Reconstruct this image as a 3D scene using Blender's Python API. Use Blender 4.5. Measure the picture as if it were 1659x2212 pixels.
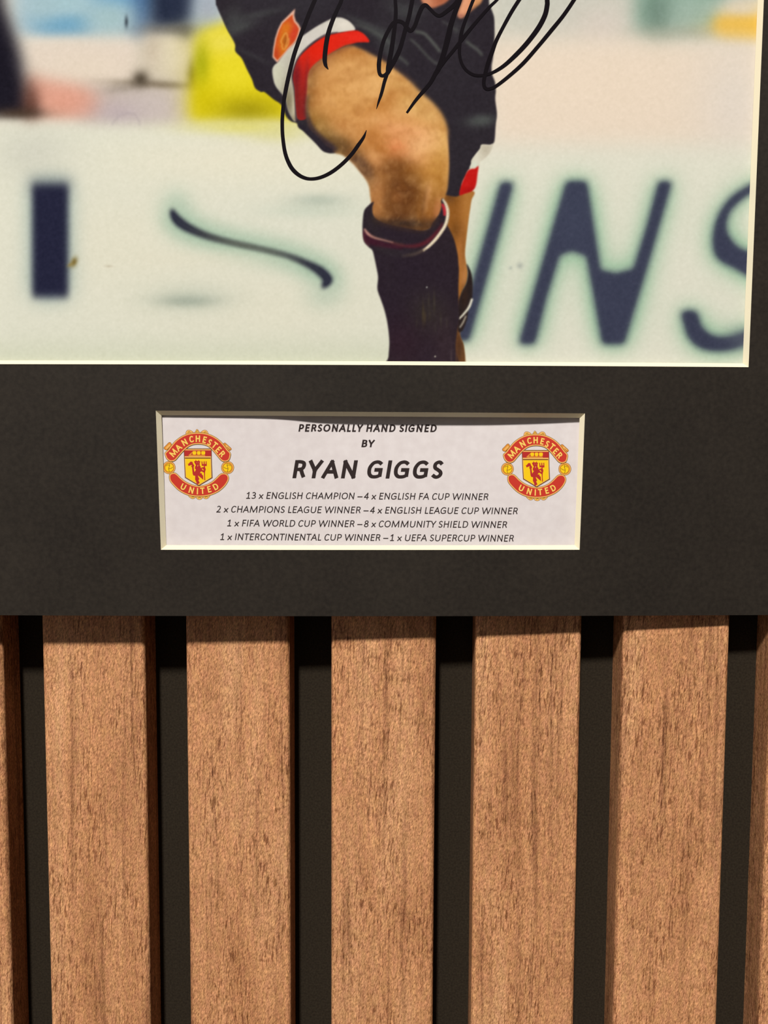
import bpy, math, random
import numpy as np

C = bpy.context.scene.collection
for o in list(bpy.data.objects):
    bpy.data.objects.remove(o)
random.seed(4)
rng = np.random.default_rng(7)
MM = 0.001

# ------------------------------------------------------------------ camera, world, lamp, exposure
W, H, F = 1659.0, 2212.0, 1680.0
D = 210.2                      # lens to slat faces, mm
Z0 = 1.45                      # lens height, m
YAW, PIT, ROLL = math.radians(1.522), math.radians(3.690), math.radians(0.256)
LAMP_POWER, LAMP_COL = 300.0, (1.0, 0.965, 0.93)
FILL, FILL_COL = 0.155, (1.0, 0.93, 0.90)

fw = np.array([-math.sin(YAW) * math.cos(PIT), math.cos(YAW) * math.cos(PIT), -math.sin(PIT)])
r0 = np.array([math.cos(YAW), math.sin(YAW), 0.0])
u0 = np.cross(r0, fw)
rt = r0 * math.cos(ROLL) + u0 * math.sin(ROLL)
up = -r0 * math.sin(ROLL) + u0 * math.cos(ROLL)

cam_d = bpy.data.cameras.new('camera')
cam = bpy.data.objects.new('camera', cam_d)
C.objects.link(cam)
from mathutils import Matrix, Vector
cam.matrix_world = Matrix(((rt[0], up[0], -fw[0], 0.0),
                           (rt[1], up[1], -fw[1], -D * MM),
                           (rt[2], up[2], -fw[2], Z0),
                           (0, 0, 0, 1)))
cam_d.sensor_fit = 'HORIZONTAL'
cam_d.sensor_width = 36.0
cam_d.lens = 36.0 * F / W
cam_d.clip_start = 0.005
cam_d.clip_end = 50
S = bpy.context.scene
S.camera = cam
S.view_settings.view_transform = 'Standard'
S.view_settings.look = 'None'
S.view_settings.exposure = 0.0
S.view_settings.gamma = 1.0
S.view_settings.use_curve_mapping = False

wd = bpy.data.worlds.new('room_ambient')
S.world = wd
wd.use_nodes = True
bg = wd.node_tree.nodes['Background']
bg.inputs[0].default_value = (*FILL_COL, 1)
bg.inputs[1].default_value = FILL
# the room is lighter on its left-hand side than on its right
wt = wd.node_tree
tc_ = wt.nodes.new('ShaderNodeTexCoord'); sx_ = wt.nodes.new('ShaderNodeSeparateXYZ'); mr_ = wt.nodes.new('ShaderNodeMapRange')
mr_.inputs['From Min'].default_value = -0.9; mr_.inputs['From Max'].default_value = 0.7
mr_.inputs['To Min'].default_value = FILL * 1.55; mr_.inputs['To Max'].default_value = FILL * 0.10
wt.links.new(tc_.outputs['Generated'], sx_.inputs[0]); wt.links.new(sx_.outputs['X'], mr_.inputs['Value'])
wt.links.new(mr_.outputs['Result'], bg.inputs[1])

ld = bpy.data.lights.new('ceiling_spot', 'SPOT')
ld.energy = LAMP_POWER
ld.color = LAMP_COL
ld.shadow_soft_size = 0.10
ld.spot_size = math.radians(100)
ld.spot_blend = 1.0
lamp = bpy.data.objects.new('ceiling_spot', ld)
C.objects.link(lamp)
lamp.location = (-0.34, -1.70, Z0 - 0.04 + 1.81)
aim = Vector((-0.02, 0, Z0 - 0.03)) - Vector(lamp.location)
lamp.rotation_euler = aim.to_track_quat('-Z', 'Y').to_euler()


# ------------------------------------------------------------------ helpers
def lin(c):
    c = np.asarray(c, dtype=float) / 255.0
    return np.where(c <= 0.04045, c / 12.92, ((c + 0.055) / 1.055) ** 2.4)


def mat(name, col, rough=0.6, spec=0.3):
    m = bpy.data.materials.new(name)
    m.use_nodes = True
    b = m.node_tree.nodes['Principled BSDF']
    b.inputs['Base Color'].default_value = (*[float(v) for v in lin(col)], 1)
    b.inputs['Roughness'].default_value = rough
    b.inputs['Specular IOR Level'].default_value = spec
    return m


def bsdf(m):
    return m.node_tree.nodes['Principled BSDF']


def node(m, typ, **kw):
    n = m.node_tree.nodes.new(typ)
    for k, v in kw.items():
        setattr(n, k, v)
    return n


def mesh_obj(name, verts, faces, mats, parent=None, fmat=None, smooth=False):
    me = bpy.data.meshes.new(name)
    me.from_pydata([tuple(v) for v in verts], [], [tuple(f) for f in faces])
    for m in (mats if isinstance(mats, (list, tuple)) else [mats]):
        me.materials.append(m)
    if fmat is not None:
        me.polygons.foreach_set('material_index', np.array(fmat, dtype=np.int32))
    if smooth:
        me.polygons.foreach_set('use_smooth', np.ones(len(me.polygons), dtype=bool))
    me.update()
    o = bpy.data.objects.new(name, me)
    C.objects.link(o)
    if parent is not None:
        o.parent = parent
        o.matrix_parent_inverse = parent_inverse(parent)
    return o


def parent_inverse(p):
    m = Matrix.Identity(4)
    q = p
    while q is not None:
        m = Matrix.LocRotScale(q.location, q.rotation_euler, q.scale) @ (q.matrix_parent_inverse if q.parent else Matrix.Identity(4)) @ m \
            if False else m
        q = q.parent
    return Matrix.Translation(-p.location) if p.parent is None else Matrix.Identity(4)


def tag(o, label=None, cat=None, group=None, kind=None):
    if label: o['label'] = label
    if cat: o['category'] = cat
    if group: o['group'] = group
    if kind: o['kind'] = kind
    return o


def box(x0, x1, y0, y1, z0, z1):
    v = [(x, y, z) for x in (x0, x1) for y in (y0, y1) for z in (z0, z1)]
    f = [(0, 1, 3, 2), (4, 6, 7, 5), (0, 4, 5, 1), (2, 3, 7, 6), (0, 2, 6, 4), (1, 5, 7, 3)]
    return v, f


# the board is slightly warped: distance of its front face from the slat faces (mm)
def hfun(x):
    x = np.clip(x, -135, 110)
    return 7.35 - 0.034 * x - 0.00014 * x * x


def P3(x, z, dep):
    """board coordinates (mm) -> world metres"""
    return np.stack([np.asarray(x) * MM, (-hfun(x) + dep) * MM, np.asarray(z) * MM + Z0], axis=-1)


def on_board(px, py, depf):
    """where the board (at depth depf behind its face) lies for a photo position; returns x, z in mm"""
    px = np.asarray(px, float); py = np.asarray(py, float)
    a = (px - W / 2) / F; b = -(py - H / 2) / F
    v = [fw[i] + rt[i] * a + up[i] * b for i in range(3)]
    y = np.zeros_like(px) - 7.0
    for _ in range(8):
        t = (y + D) / v[1]
        x = v[0] * t; z = v[2] * t
        y = -hfun(x) + (depf(x, z) if callable(depf) else depf)
    return x, z


def to_px(x, y, z):
    """project mm coordinates (y measured from the slat faces) to photo pixels"""
    d = np.stack([x, y + D, z], -1)
    c = d @ fw
    return W / 2 + F * (d @ rt) / c, H / 2 - F * (d @ up) / c


def catmull(pts, closed=True, n=8):
    p = np.array(pts, float)
    if closed:
        q = np.vstack([p[-1:], p, p[:2]])
    else:
        q = np.vstack([2 * p[:1] - p[1:2], p, 2 * p[-1:] - p[-2:-1]])
    out = []
    t = np.linspace(0, 1, n, endpoint=False)[:, None]
    for i in range(1, len(q) - 2):
        a, b, c, d = q[i - 1], q[i], q[i + 1], q[i + 2]
        out.append(0.5 * (2 * b + (c - a) * t + (2 * a - 5 * b + 4 * c - d) * t ** 2 + (-a + 3 * b - 3 * c + d) * t ** 3))
    out = np.vstack(out)
    if not closed:
        out = np.vstack([out, p[-1:]])
    return out


# ------------------------------------------------------------------ the room
m_plaster = mat('black painted plaster', (46, 44, 42), 0.9, 0.1)
m_floor = mat('dark oak floor', (92, 70, 52), 0.5, 0.3)
v, f = box(-1.6, 1.6, 0.0185, 0.12, 0.0, 2.6)
tag(mesh_obj('wall_back', v, f, m_plaster), kind='structure')
v, f = box(-1.6, 1.6, -2.6, 0.12, -0.05, 0.0)
tag(mesh_obj('floor', v, f, m_floor), kind='structure')

# ------------------------------------------------------------------ slat panel
SLAT_X0, PITCH, SLAT_W, SLAT_D = -100.32, 40.0, 28.8, 9.48


def wood_material():
    m = mat('walnut veneer', (170, 118, 82), 0.55, 0.35)
    nt = m.node_tree; L = nt.links.new
    geo = node(m, 'ShaderNodeNewGeometry')

    def noise(scale, detail=2.0, rough=0.55, dist=0.0, sc=1.0, off=(0, 0, 0), rot=0):
        src = geo.outputs['Position']
        if rot:
            r_ = node(m, 'ShaderNodeMapping')
            r_.inputs['Rotation'].default_value = (0, math.radians(rot), 0)
            L(src, r_.inputs['Vector'])
            src = r_.outputs['Vector']
        mp = node(m, 'ShaderNodeMapping')
        mp.inputs['Scale'].default_value = scale
        mp.inputs['Location'].default_value = off
        L(src, mp.inputs['Vector'])
        n = node(m, 'ShaderNodeTexNoise')
        n.inputs['Scale'].default_value = sc
        n.inputs['Detail'].default_value = detail
        n.inputs['Roughness'].default_value = rough
        n.inputs['Distortion'].default_value = dist
        L(mp.outputs['Vector'], n.inputs['Vector'])
        return n

    def ramp(src, stops):
        r = node(m, 'ShaderNodeValToRGB')
        e = r.color_ramp.elements
        for i, (p, c) in enumerate(stops):
            el = e[i] if i < 2 else e.new(p)
            el.position = p
            el.color = (*c, 1)
        L(src, r.inputs['Fac'])
        return r

    def mix(mode, a, b, fac=1.0):
        x = node(m, 'ShaderNodeMix', data_type='RGBA', blend_type=mode)
        x.inputs['Factor'].default_value = fac
        for s, i in ((a, 6), (b, 7)):
            if hasattr(s, 'links'):
                L(s, x.inputs[i])
            else:
                x.inputs[i].default_value = (*s, 1)
        return x.outputs[2]

    def nz(out, stops):
        return ramp(out.outputs['Fac'], stops).outputs['Color']
    g = lambda v: (v, v, v)
    broad = noise((70, 70, 10), 3, 0.5, 0.8)                       # slow bands of lighter and darker wood
    base = nz(broad, [(0.30, tuple(lin((192, 136, 95)))), (0.50, tuple(lin((209, 152, 109)))), (0.70, tuple(lin((220, 166, 122))))])
    cloud = noise((110, 110, 60), 3, 0.6, 0.5, off=(4, 2, 8))        # cloudy figure
    cl = nz(cloud, [(0.32, (0.90, 0.88, 0.86)), (0.5, g(1.0)), (0.68, (1.07, 1.07, 1.07))])
    streak = noise((480, 480, 12), 4, 0.62, 0.5, off=(3, 1, 2))     # long grain lines
    st = nz(streak, [(0.30, (0.60, 0.55, 0.52)), (0.44, (0.95, 0.94, 0.92)), (0.72, (1.12, 1.12, 1.09))])
    fib = noise((3600, 3600, 1100), 2, 0.65, 0.4, off=(7, 3, 1), rot=-17)   # oblique sparkle of cut fibres
    fb = nz(fib, [(0.33, (0.54, 0.46, 0.38)), (0.5, g(1.0)), (0.68, (1.48, 1.46, 1.42))])
    fib2 = noise((1700, 1700, 460), 3, 0.65, 0.4, off=(2, 8, 6), rot=-9)
    fb2 = nz(fib2, [(0.32, (0.74, 0.69, 0.65)), (0.5, g(1.0)), (0.68, (1.2, 1.19, 1.17))])
    pore = noise((2100, 2100, 230), 2, 0.5, 0.3, off=(1, 9, 4), rot=-3)    # open pores, dense in patches
    patch = noise((120, 120, 42), 2, 0.5, 0.6, off=(9, 1, 3))
    pr = nz(pore, [(0.38, (0.46, 0.38, 0.33)), (0.47, g(1.0)), (1.0, g(1.0))])
    pm = nz(patch, [(0.40, g(0.12)), (0.58, g(1.0))])
    hue = noise((700, 700, 260), 2, 0.5, 0.0, off=(5, 5, 5))
    hu = nz(hue, [(0.38, (1.01, 0.97, 0.99)), (0.62, (1.0, 1.03, 0.95))])
    col = mix('MULTIPLY', base, cl)
    col = mix('MULTIPLY', col, st)
    col = mix('MULTIPLY', col, fb)
    col = mix('MULTIPLY', col, fb2)
    pcol = mix('MULTIPLY', col, pr)
    xm = node(m, 'ShaderNodeMix', data_type='RGBA')
    L(pm, xm.inputs['Factor']); L(col, xm.inputs[6]); L(pcol, xm.inputs[7])
    col = mix('MULTIPLY', xm.outputs[2], hu)
    L(col, bsdf(m).inputs['Base Color'])
    bump = node(m, 'ShaderNodeBump')
    bump.inputs['Strength'].default_value = 0.3
    bump.inputs['Distance'].default_value = 0.00012
    L(fib2.outputs['Fac'], bump.inputs['Height'])
    L(bump.outputs['Normal'], bsdf(m).inputs['Normal'])
    return m


m_wood = wood_material()
m_felt = mat('black felt', (46, 40, 33), 0.95, 0.05)
nt = m_felt.node_tree
tx = node(m_felt, 'ShaderNodeTexNoise'); tx.inputs['Scale'].default_value = 1800; tx.inputs['Detail'].default_value = 3
gp = node(m_felt, 'ShaderNodeNewGeometry'); nt.links.new(gp.outputs['Position'], tx.inputs['Vector'])
rp = node(m_felt, 'ShaderNodeValToRGB')
rp.color_ramp.elements[0].position = 0.3; rp.color_ramp.elements[0].color = (*lin((40, 34, 27)), 1)
rp.color_ramp.elements[1].position = 0.7; rp.color_ramp.elements[1].color = (*lin((54, 47, 37)), 1)
nt.links.new(tx.outputs['Fac'], rp.inputs['Fac']); nt.links.new(rp.outputs['Color'], bsdf(m_felt).inputs['Base Color'])

panel = bpy.data.objects.new('slat_panel', None)
C.objects.link(panel)
panel.location = (0, 0, 0)
tag(panel, 'wall panel of upright brown walnut slats on a black backing, behind and below the picture', 'wall panel')
xa = (SLAT_X0 + PITCH * -3 - 6) * MM
xb = (SLAT_X0 + PITCH * 7 + SLAT_W + 6) * MM
v, f = box(xa, xb, SLAT_D * MM, 0.0185, 0.0, 2.5)
mesh_obj('felt_backing', v, f, m_felt, panel)


def slat_mesh():
    """upright board with eased front edges"""
    r = 1.25
    prof = [(0, SLAT_D)]
    for a in np.linspace(180, 90, 6):
        prof.append((r + r * math.cos(math.radians(a)), r - r * math.sin(math.radians(a))))
    for a in np.linspace(90, 0, 6):
        prof.append((SLAT_W - r + r * math.cos(math.radians(a)), r - r * math.sin(math.radians(a))))
    prof.append((SLAT_W, SLAT_D))
    n = len(prof)
    v = [(x * MM, y * MM, z) for z in (0.0, 2.5) for x, y in prof]
    f = [(i, (i + 1) % n, n + (i + 1) % n, n + i) for i in range(n)]
    f += [tuple(range(n - 1, -1, -1)), tuple(range(n, 2 * n))]
    return v, f


# measured left edges (mm from the lens axis); each slat was nailed a hair off the even spacing
slat_dx = {0: -0.1, 1: 0.1, 2: 0.35, 3: -0.1, 4: -0.25}
first = None
for k in range(-3, 8):
    if first is None:
        v, f = slat_mesh()
        first = mesh_obj('wooden_slat', v, f, m_wood, panel)
        me = first.data
        o = first
    else:
        o = first.copy()
        C.objects.link(o)
        o.parent = panel
    o.location = ((SLAT_X0 + PITCH * k + slat_dx.get(k, 0.0)) * MM, 0, 0)

# ------------------------------------------------------------------ picture mount
mount = bpy.data.objects.new('picture_mount', None)
C.objects.link(mount)
MX, MZ = -9.0, -41.0
mount.location = (MX * MM, -hfun(MX) * MM, Z0 + MZ * MM)
tag(mount, 'black picture mount with a signed football photograph above a white caption card', 'picture')

m_board = mat('black mount board', (44, 39, 33), 0.65, 0.15)
nt = m_board.node_tree
gp = node(m_board, 'ShaderNodeNewGeometry')
tx = node(m_board, 'ShaderNodeTexNoise'); tx.inputs['Scale'].default_value = 900; tx.inputs['Detail'].default_value = 4
tl = node(m_board, 'ShaderNodeTexNoise'); tl.inputs['Scale'].default_value = 40; tl.inputs['Detail'].default_value = 3
ad = node(m_board, 'ShaderNodeMix', data_type='FLOAT'); ad.inputs[0].default_value = 0.4
rp = node(m_board, 'ShaderNodeValToRGB')
rp.color_ramp.elements[0].position = 0.32; rp.color_ramp.elements[0].color = (*lin((37, 32, 27)), 1)
rp.color_ramp.elements[1].position = 0.68; rp.color_ramp.elements[1].color = (*lin((51, 45, 38)), 1)
bp = node(m_board, 'ShaderNodeBump'); bp.inputs['Strength'].default_value = 0.25; bp.inputs['Distance'].default_value = 0.0001
for t in (tx, tl):
    nt.links.new(gp.outputs['Position'], t.inputs['Vector'])
nt.links.new(tx.outputs['Fac'], ad.inputs[2]); nt.links.new(tl.outputs['Fac'], ad.inputs[3])
nt.links.new(ad.outputs[0], rp.inputs['Fac']); nt.links.new(rp.outputs['Color'], bsdf(m_board).inputs['Base Color'])
nt.links.new(tx.outputs['Fac'], bp.inputs['Height']); nt.links.new(bp.outputs['Normal'], bsdf(m_board).inputs['Normal'])
m_core = mat('cream board core', (244, 234, 202), 0.8, 0.2)

T = 1.15       # board thickness, mm
BV = 1.1       # bevel run, mm
c_bl = on_board(347.5, 1187.5, 0); c_br = on_board(1252, 1187.5, 0)
c_tl = on_board(336.5, 887, 0); c_tr = on_board(1263.5, 893, 0)
p_br = on_board(1617, 793, 0); p_r0 = on_board(1650, 0, 0); p_bm = on_board(0, 786.5, 0)
card_op = [tuple(map(float, q)) for q in (c_bl, c_br, c_tr, c_tl)]
k = (p_r0[0] - p_br[0]) / (p_r0[1] - p_br[1])
ZT = 279.0
kb = (p_br[1] - p_bm[1]) / (p_br[0] - p_bm[0])
p_tr = (float(p_br[0] + 0.25 * k * (ZT - p_br[1])), ZT)
PLX = -109.5
photo_op = [(PLX, float(p_bm[1] + kb * (PLX - p_bm[0]))), tuple(map(float, p_br)), None, (PLX - 1.0, ZT)]
p_top_img = (float(p_r0[0]), float(p_r0[1]))
# straight right edge through both measured points
photo_op[2] = (float(p_br[0] + k * (ZT - p_br[1])), ZT)
zb_l = float(on_board(0, 1329, 0)[1]); zb_r = float(on_board(1659, 1328.5, 0)[1])
XL, XR, ZTOP = -127.0, 104.0, 296.0
kz = (zb_r - zb_l) / (95.3 + 108.7)
zbot = lambda x: zb_l + kz * (x + 108.7)


def inset(poly, d):
    """shrink a convex quad (bl, br, tr, tl) by d"""
    bl, br, tr, tl = poly
    return [(bl[0] + d, bl[1] + d), (br[0] - d, br[1] + d), (tr[0] - d, tr[1] - d), (tl[0] + d, tl[1] - d)]


def patches(card, photo, dep, nx=18):
    """the sheet around the two openings as subdivided quads"""
    cb, cr, ct, cl = card[0], card[1], card[2], card[3]
    pb, pr, pt, pl = photo
    zm = 0.5 * (ct[1] + pr[1])
    cornerq = []
    Lx, Rx = XL, XR
    q = lambda a, b, c, d: cornerq.append((a, b, c, d))
    q((Lx, zbot(Lx)), (cb[0], zbot(cb[0])), cb, (Lx, cb[1]))
    q((cb[0], zbot(cb[0])), (cr[0], zbot(cr[0])), cr, cb)
    q((cr[0], zbot(cr[0])), (Rx, zbot(Rx)), (Rx, cr[1]), cr)
    q((Lx, cb[1]), cb, cl, (Lx, cl[1]))
    q(cr, (Rx, cr[1]), (Rx, ct[1]), ct)
    q((Lx, cl[1]), cl, (cl[0], zm), (Lx, zm))
    q(cl, ct, (ct[0], zm), (cl[0], zm))
    q(ct, (Rx, ct[1]), (Rx, zm), (ct[0], zm))
    q((Lx, zm), (pb[0], zm), pb, (Lx, pb[1]))
    q((pb[0], zm), (pr[0], zm), pr, pb)
    q((pr[0], zm), (Rx, zm), (Rx, pr[1]), pr)
    q((Lx, pb[1]), pb, pl, (Lx, pl[1]))
    q(pr, (Rx, pr[1]), (Rx, pt[1]), pt)
    q((Lx, pl[1]), pl, (pl[0], ZTOP), (Lx, ZTOP))
    q(pl, pt, (pt[0], ZTOP), (pl[0], ZTOP))
    q(pt, (Rx, pt[1]), (Rx, ZTOP), (pt[0], ZTOP))
    V, Fc = [], []
    for a, b, c, d in cornerq:
        n = max(1, int(abs(b[0] - a[0]) / 6))
        base = len(V)
        for i in range(n + 1):
            t = i / n
            for (s, e) in ((a, b), (d, c)):
                x = s[0] + (e[0] - s[0]) * t; z = s[1] + (e[1] - s[1]) * t
                V.append(P3(x, z, dep))
        for i in range(n):
            j = base + 2 * i
            Fc.append((j, j + 2, j + 3, j + 1))
    return V, Fc


def strip(a, b, da, db, n=28):
    """subdivided band between edge a (pair of corners, depth da) and edge b"""
    V, Fc = [], []
    for i in range(n + 1):
        t = i / n
        for (s, e), dp in ((a, da), (b, db)):
            V.append(P3(s[0] + (e[0] - s[0]) * t, s[1] + (e[1] - s[1]) * t, dp))
    for i in range(n):
        Fc.append((2 * i, 2 * i + 2, 2 * i + 3, 2 * i + 1))
    return V, Fc


def merge(parts):
    V, Fc, M = [], [], []
    for (v, f), mi in parts:
        b = len(V)
        V += list(v)
        Fc += [tuple(i + b for i in q) for q in f]
        M += [mi] * len(f)
    return V, Fc, M


card_in, photo_in = inset(card_op, BV), inset(photo_op, BV)
outer = [(XL, zbot(XL)), (XR, zbot(XR)), (XR, ZTOP), (XL, ZTOP)]
pts = [(patches(card_op, photo_op, 0.0), 0), (patches(card_in, photo_in, T), 1)]
for i in range(4):
    a, b = outer[i], outer[(i + 1) % 4]
    pts.append((strip((a, b), (a, b), 0.0, T), 0))
V, Fc, M = merge(pts)
board = mesh_obj('mat_board', V, Fc, [m_board, m_core], mount, M)
board['label'] = 'black mount board with two cut openings'
# the thin torn paper fibre along the lower edge catches the light here and there
for nm, op, inn in (('bevel_edge', photo_op, photo_in), ('bevel_edge', card_op, card_in)):
    V, Fc, M = merge([(strip((op[i], op[(i + 1) % 4]), (inn[i], inn[(i + 1) % 4]), 0.0, T), 0) for i in range(4)])
    bv = mesh_obj(nm, V, Fc, m_core, board)
    bv['label'] = 'cream bevelled edge of the opening'
v, f = [], []
bx = np.linspace(XL + 6, 70, 30)
V = [P3(x, z, dp) for x in bx for z in (-36.0, 290.0) for dp in (3.7, 4.15)]
Fc = []
for i in range(29):
    a = 4 * i
    Fc += [(a, a + 4, a + 6, a + 2), (a + 1, a + 3, a + 7, a + 5), (a, a + 1, a + 5, a + 4), (a + 2, a + 6, a + 7, a + 3)]
Fc += [(0, 2, 3, 1), (116, 117, 119, 118)]
mesh_obj('backing_board', V, Fc, mat('grey card backing', (150, 140, 128), 0.9, 0.1), mount)

# ------------------------------------------------------------------ the printed photograph
PX0, PY0, PX1, PY1 = -40, -44, 1700, 832
RW, RH = PX1 - PX0, PY1 - PY0
img = np.zeros((RH, RW, 3), np.float32)
YY, XX = np.mgrid[PY0:PY1, PX0:PX1].astype(np.float32) + 0.5


def fill(pts):
    """antialiased coverage of a polygon given in photo pixels"""
    p = np.array(pts, float) - (PX0, PY0)
    m = np.zeros((RH, RW + 2), np.float32)
    q = np.roll(p, -1, axis=0)
    lo = max(0, int(p[:, 1].min())); hi = min(RH - 1, int(p[:, 1].max()) + 1)
    SS = 4
    for r in range(lo, hi + 1):
        for s in range(SS):
            y = r + (s + 0.5) / SS
            c = ((p[:, 1] <= y) & (q[:, 1] > y)) | ((q[:, 1] <= y) & (p[:, 1] > y))
            if not c.any():
                continue
            xs = np.sort(p[c, 0] + (y - p[c, 1]) * (q[c, 0] - p[c, 0]) / (q[c, 1] - p[c, 1]))
            xs = np.clip(xs, 0, RW)
            for a, b in zip(xs[0::2], xs[1::2]):
                ia, ib = int(a), int(b)
                if ia == ib:
                    m[r, ia] += (b - a) / SS
                else:
                    m[r, ia] += (ia + 1 - a) / SS
                    m[r, ib] += (b - ib) / SS
                    m[r, ia + 1:ib] += 1.0 / SS
    return m[:, :RW]


def blur(m, sx, sy=None):
    sy = sx if sy is None else sy
    for ax, s in ((0, sy), (1, sx)):
        if s < 0.4:
            continue
        n = max(1, int(round(math.sqrt(4.0 * s * s + 1))))
        n += 1 - n % 2
        h = n // 2
        for _ in range(3):
            pad = [(0, 0), (0, 0)]
            pad[ax] = (h + 1, h)
            c = np.cumsum(np.pad(m, pad, mode='edge').astype(np.float64), axis=ax)
            if ax == 0:
                m = ((c[n:] - c[:-n]) / n).astype(np.float32)
            else:
                m = ((c[:, n:] - c[:, :-n]) / n).astype(np.float32)
    return m


def put(mask, col, op=1.0):
    global img
    a = (mask * op)[..., None]
    img = img * (1 - a) + np.array(col, np.float32) * a


def poly(pts, col, s=0.8, op=1.0, spline=True, within=None, sy=None):
    m = blur(fill(catmull(pts) if spline else pts), s, sy)
    if within is not None:
        m = m * within
    put(m, col, op)
    return m


def blob(x, y, rx, ry, col, op=1.0, ang=0.0, within=None, pw=1.0):
    c, s = math.cos(math.radians(ang)), math.sin(math.radians(ang))
    dx, dy = XX - x, YY - y
    u = (dx * c + dy * s) / rx; w = (-dx * s + dy * c) / ry
    m = np.exp(-0.5 * (u * u + w * w) ** pw)
    if within is not None:
        m = m * within
    put(m, col, op)


def ribbon(pts, wid, n=10, closed=False):
    """outline polygon of a stroke with varying width"""
    p = np.array(pts, float)
    c = catmull(p, False, n)
    wv = np.interp(np.linspace(0, len(p) - 1, len(c)), np.arange(len(p)), np.broadcast_to(wid, len(p)) if np.ndim(wid) == 0 else wid)
    t = np.gradient(c, axis=0)
    t /= np.maximum(np.linalg.norm(t, axis=1, keepdims=True), 1e-6)
    nrm = np.stack([-t[:, 1], t[:, 0]], 1)
    return c, c + nrm * wv[:, None] / 2, c - nrm * wv[:, None] / 2


def stroke(pts, wid, col, s=0.8, op=1.0, within=None):
    _, a, b = ribbon(pts, wid)
    m = blur(np.clip(fill(np.vstack([a, b[::-1]])), 0, 1), s)
    if within is not None:
        m = m * within
    put(m, col, op)
    return m


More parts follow.
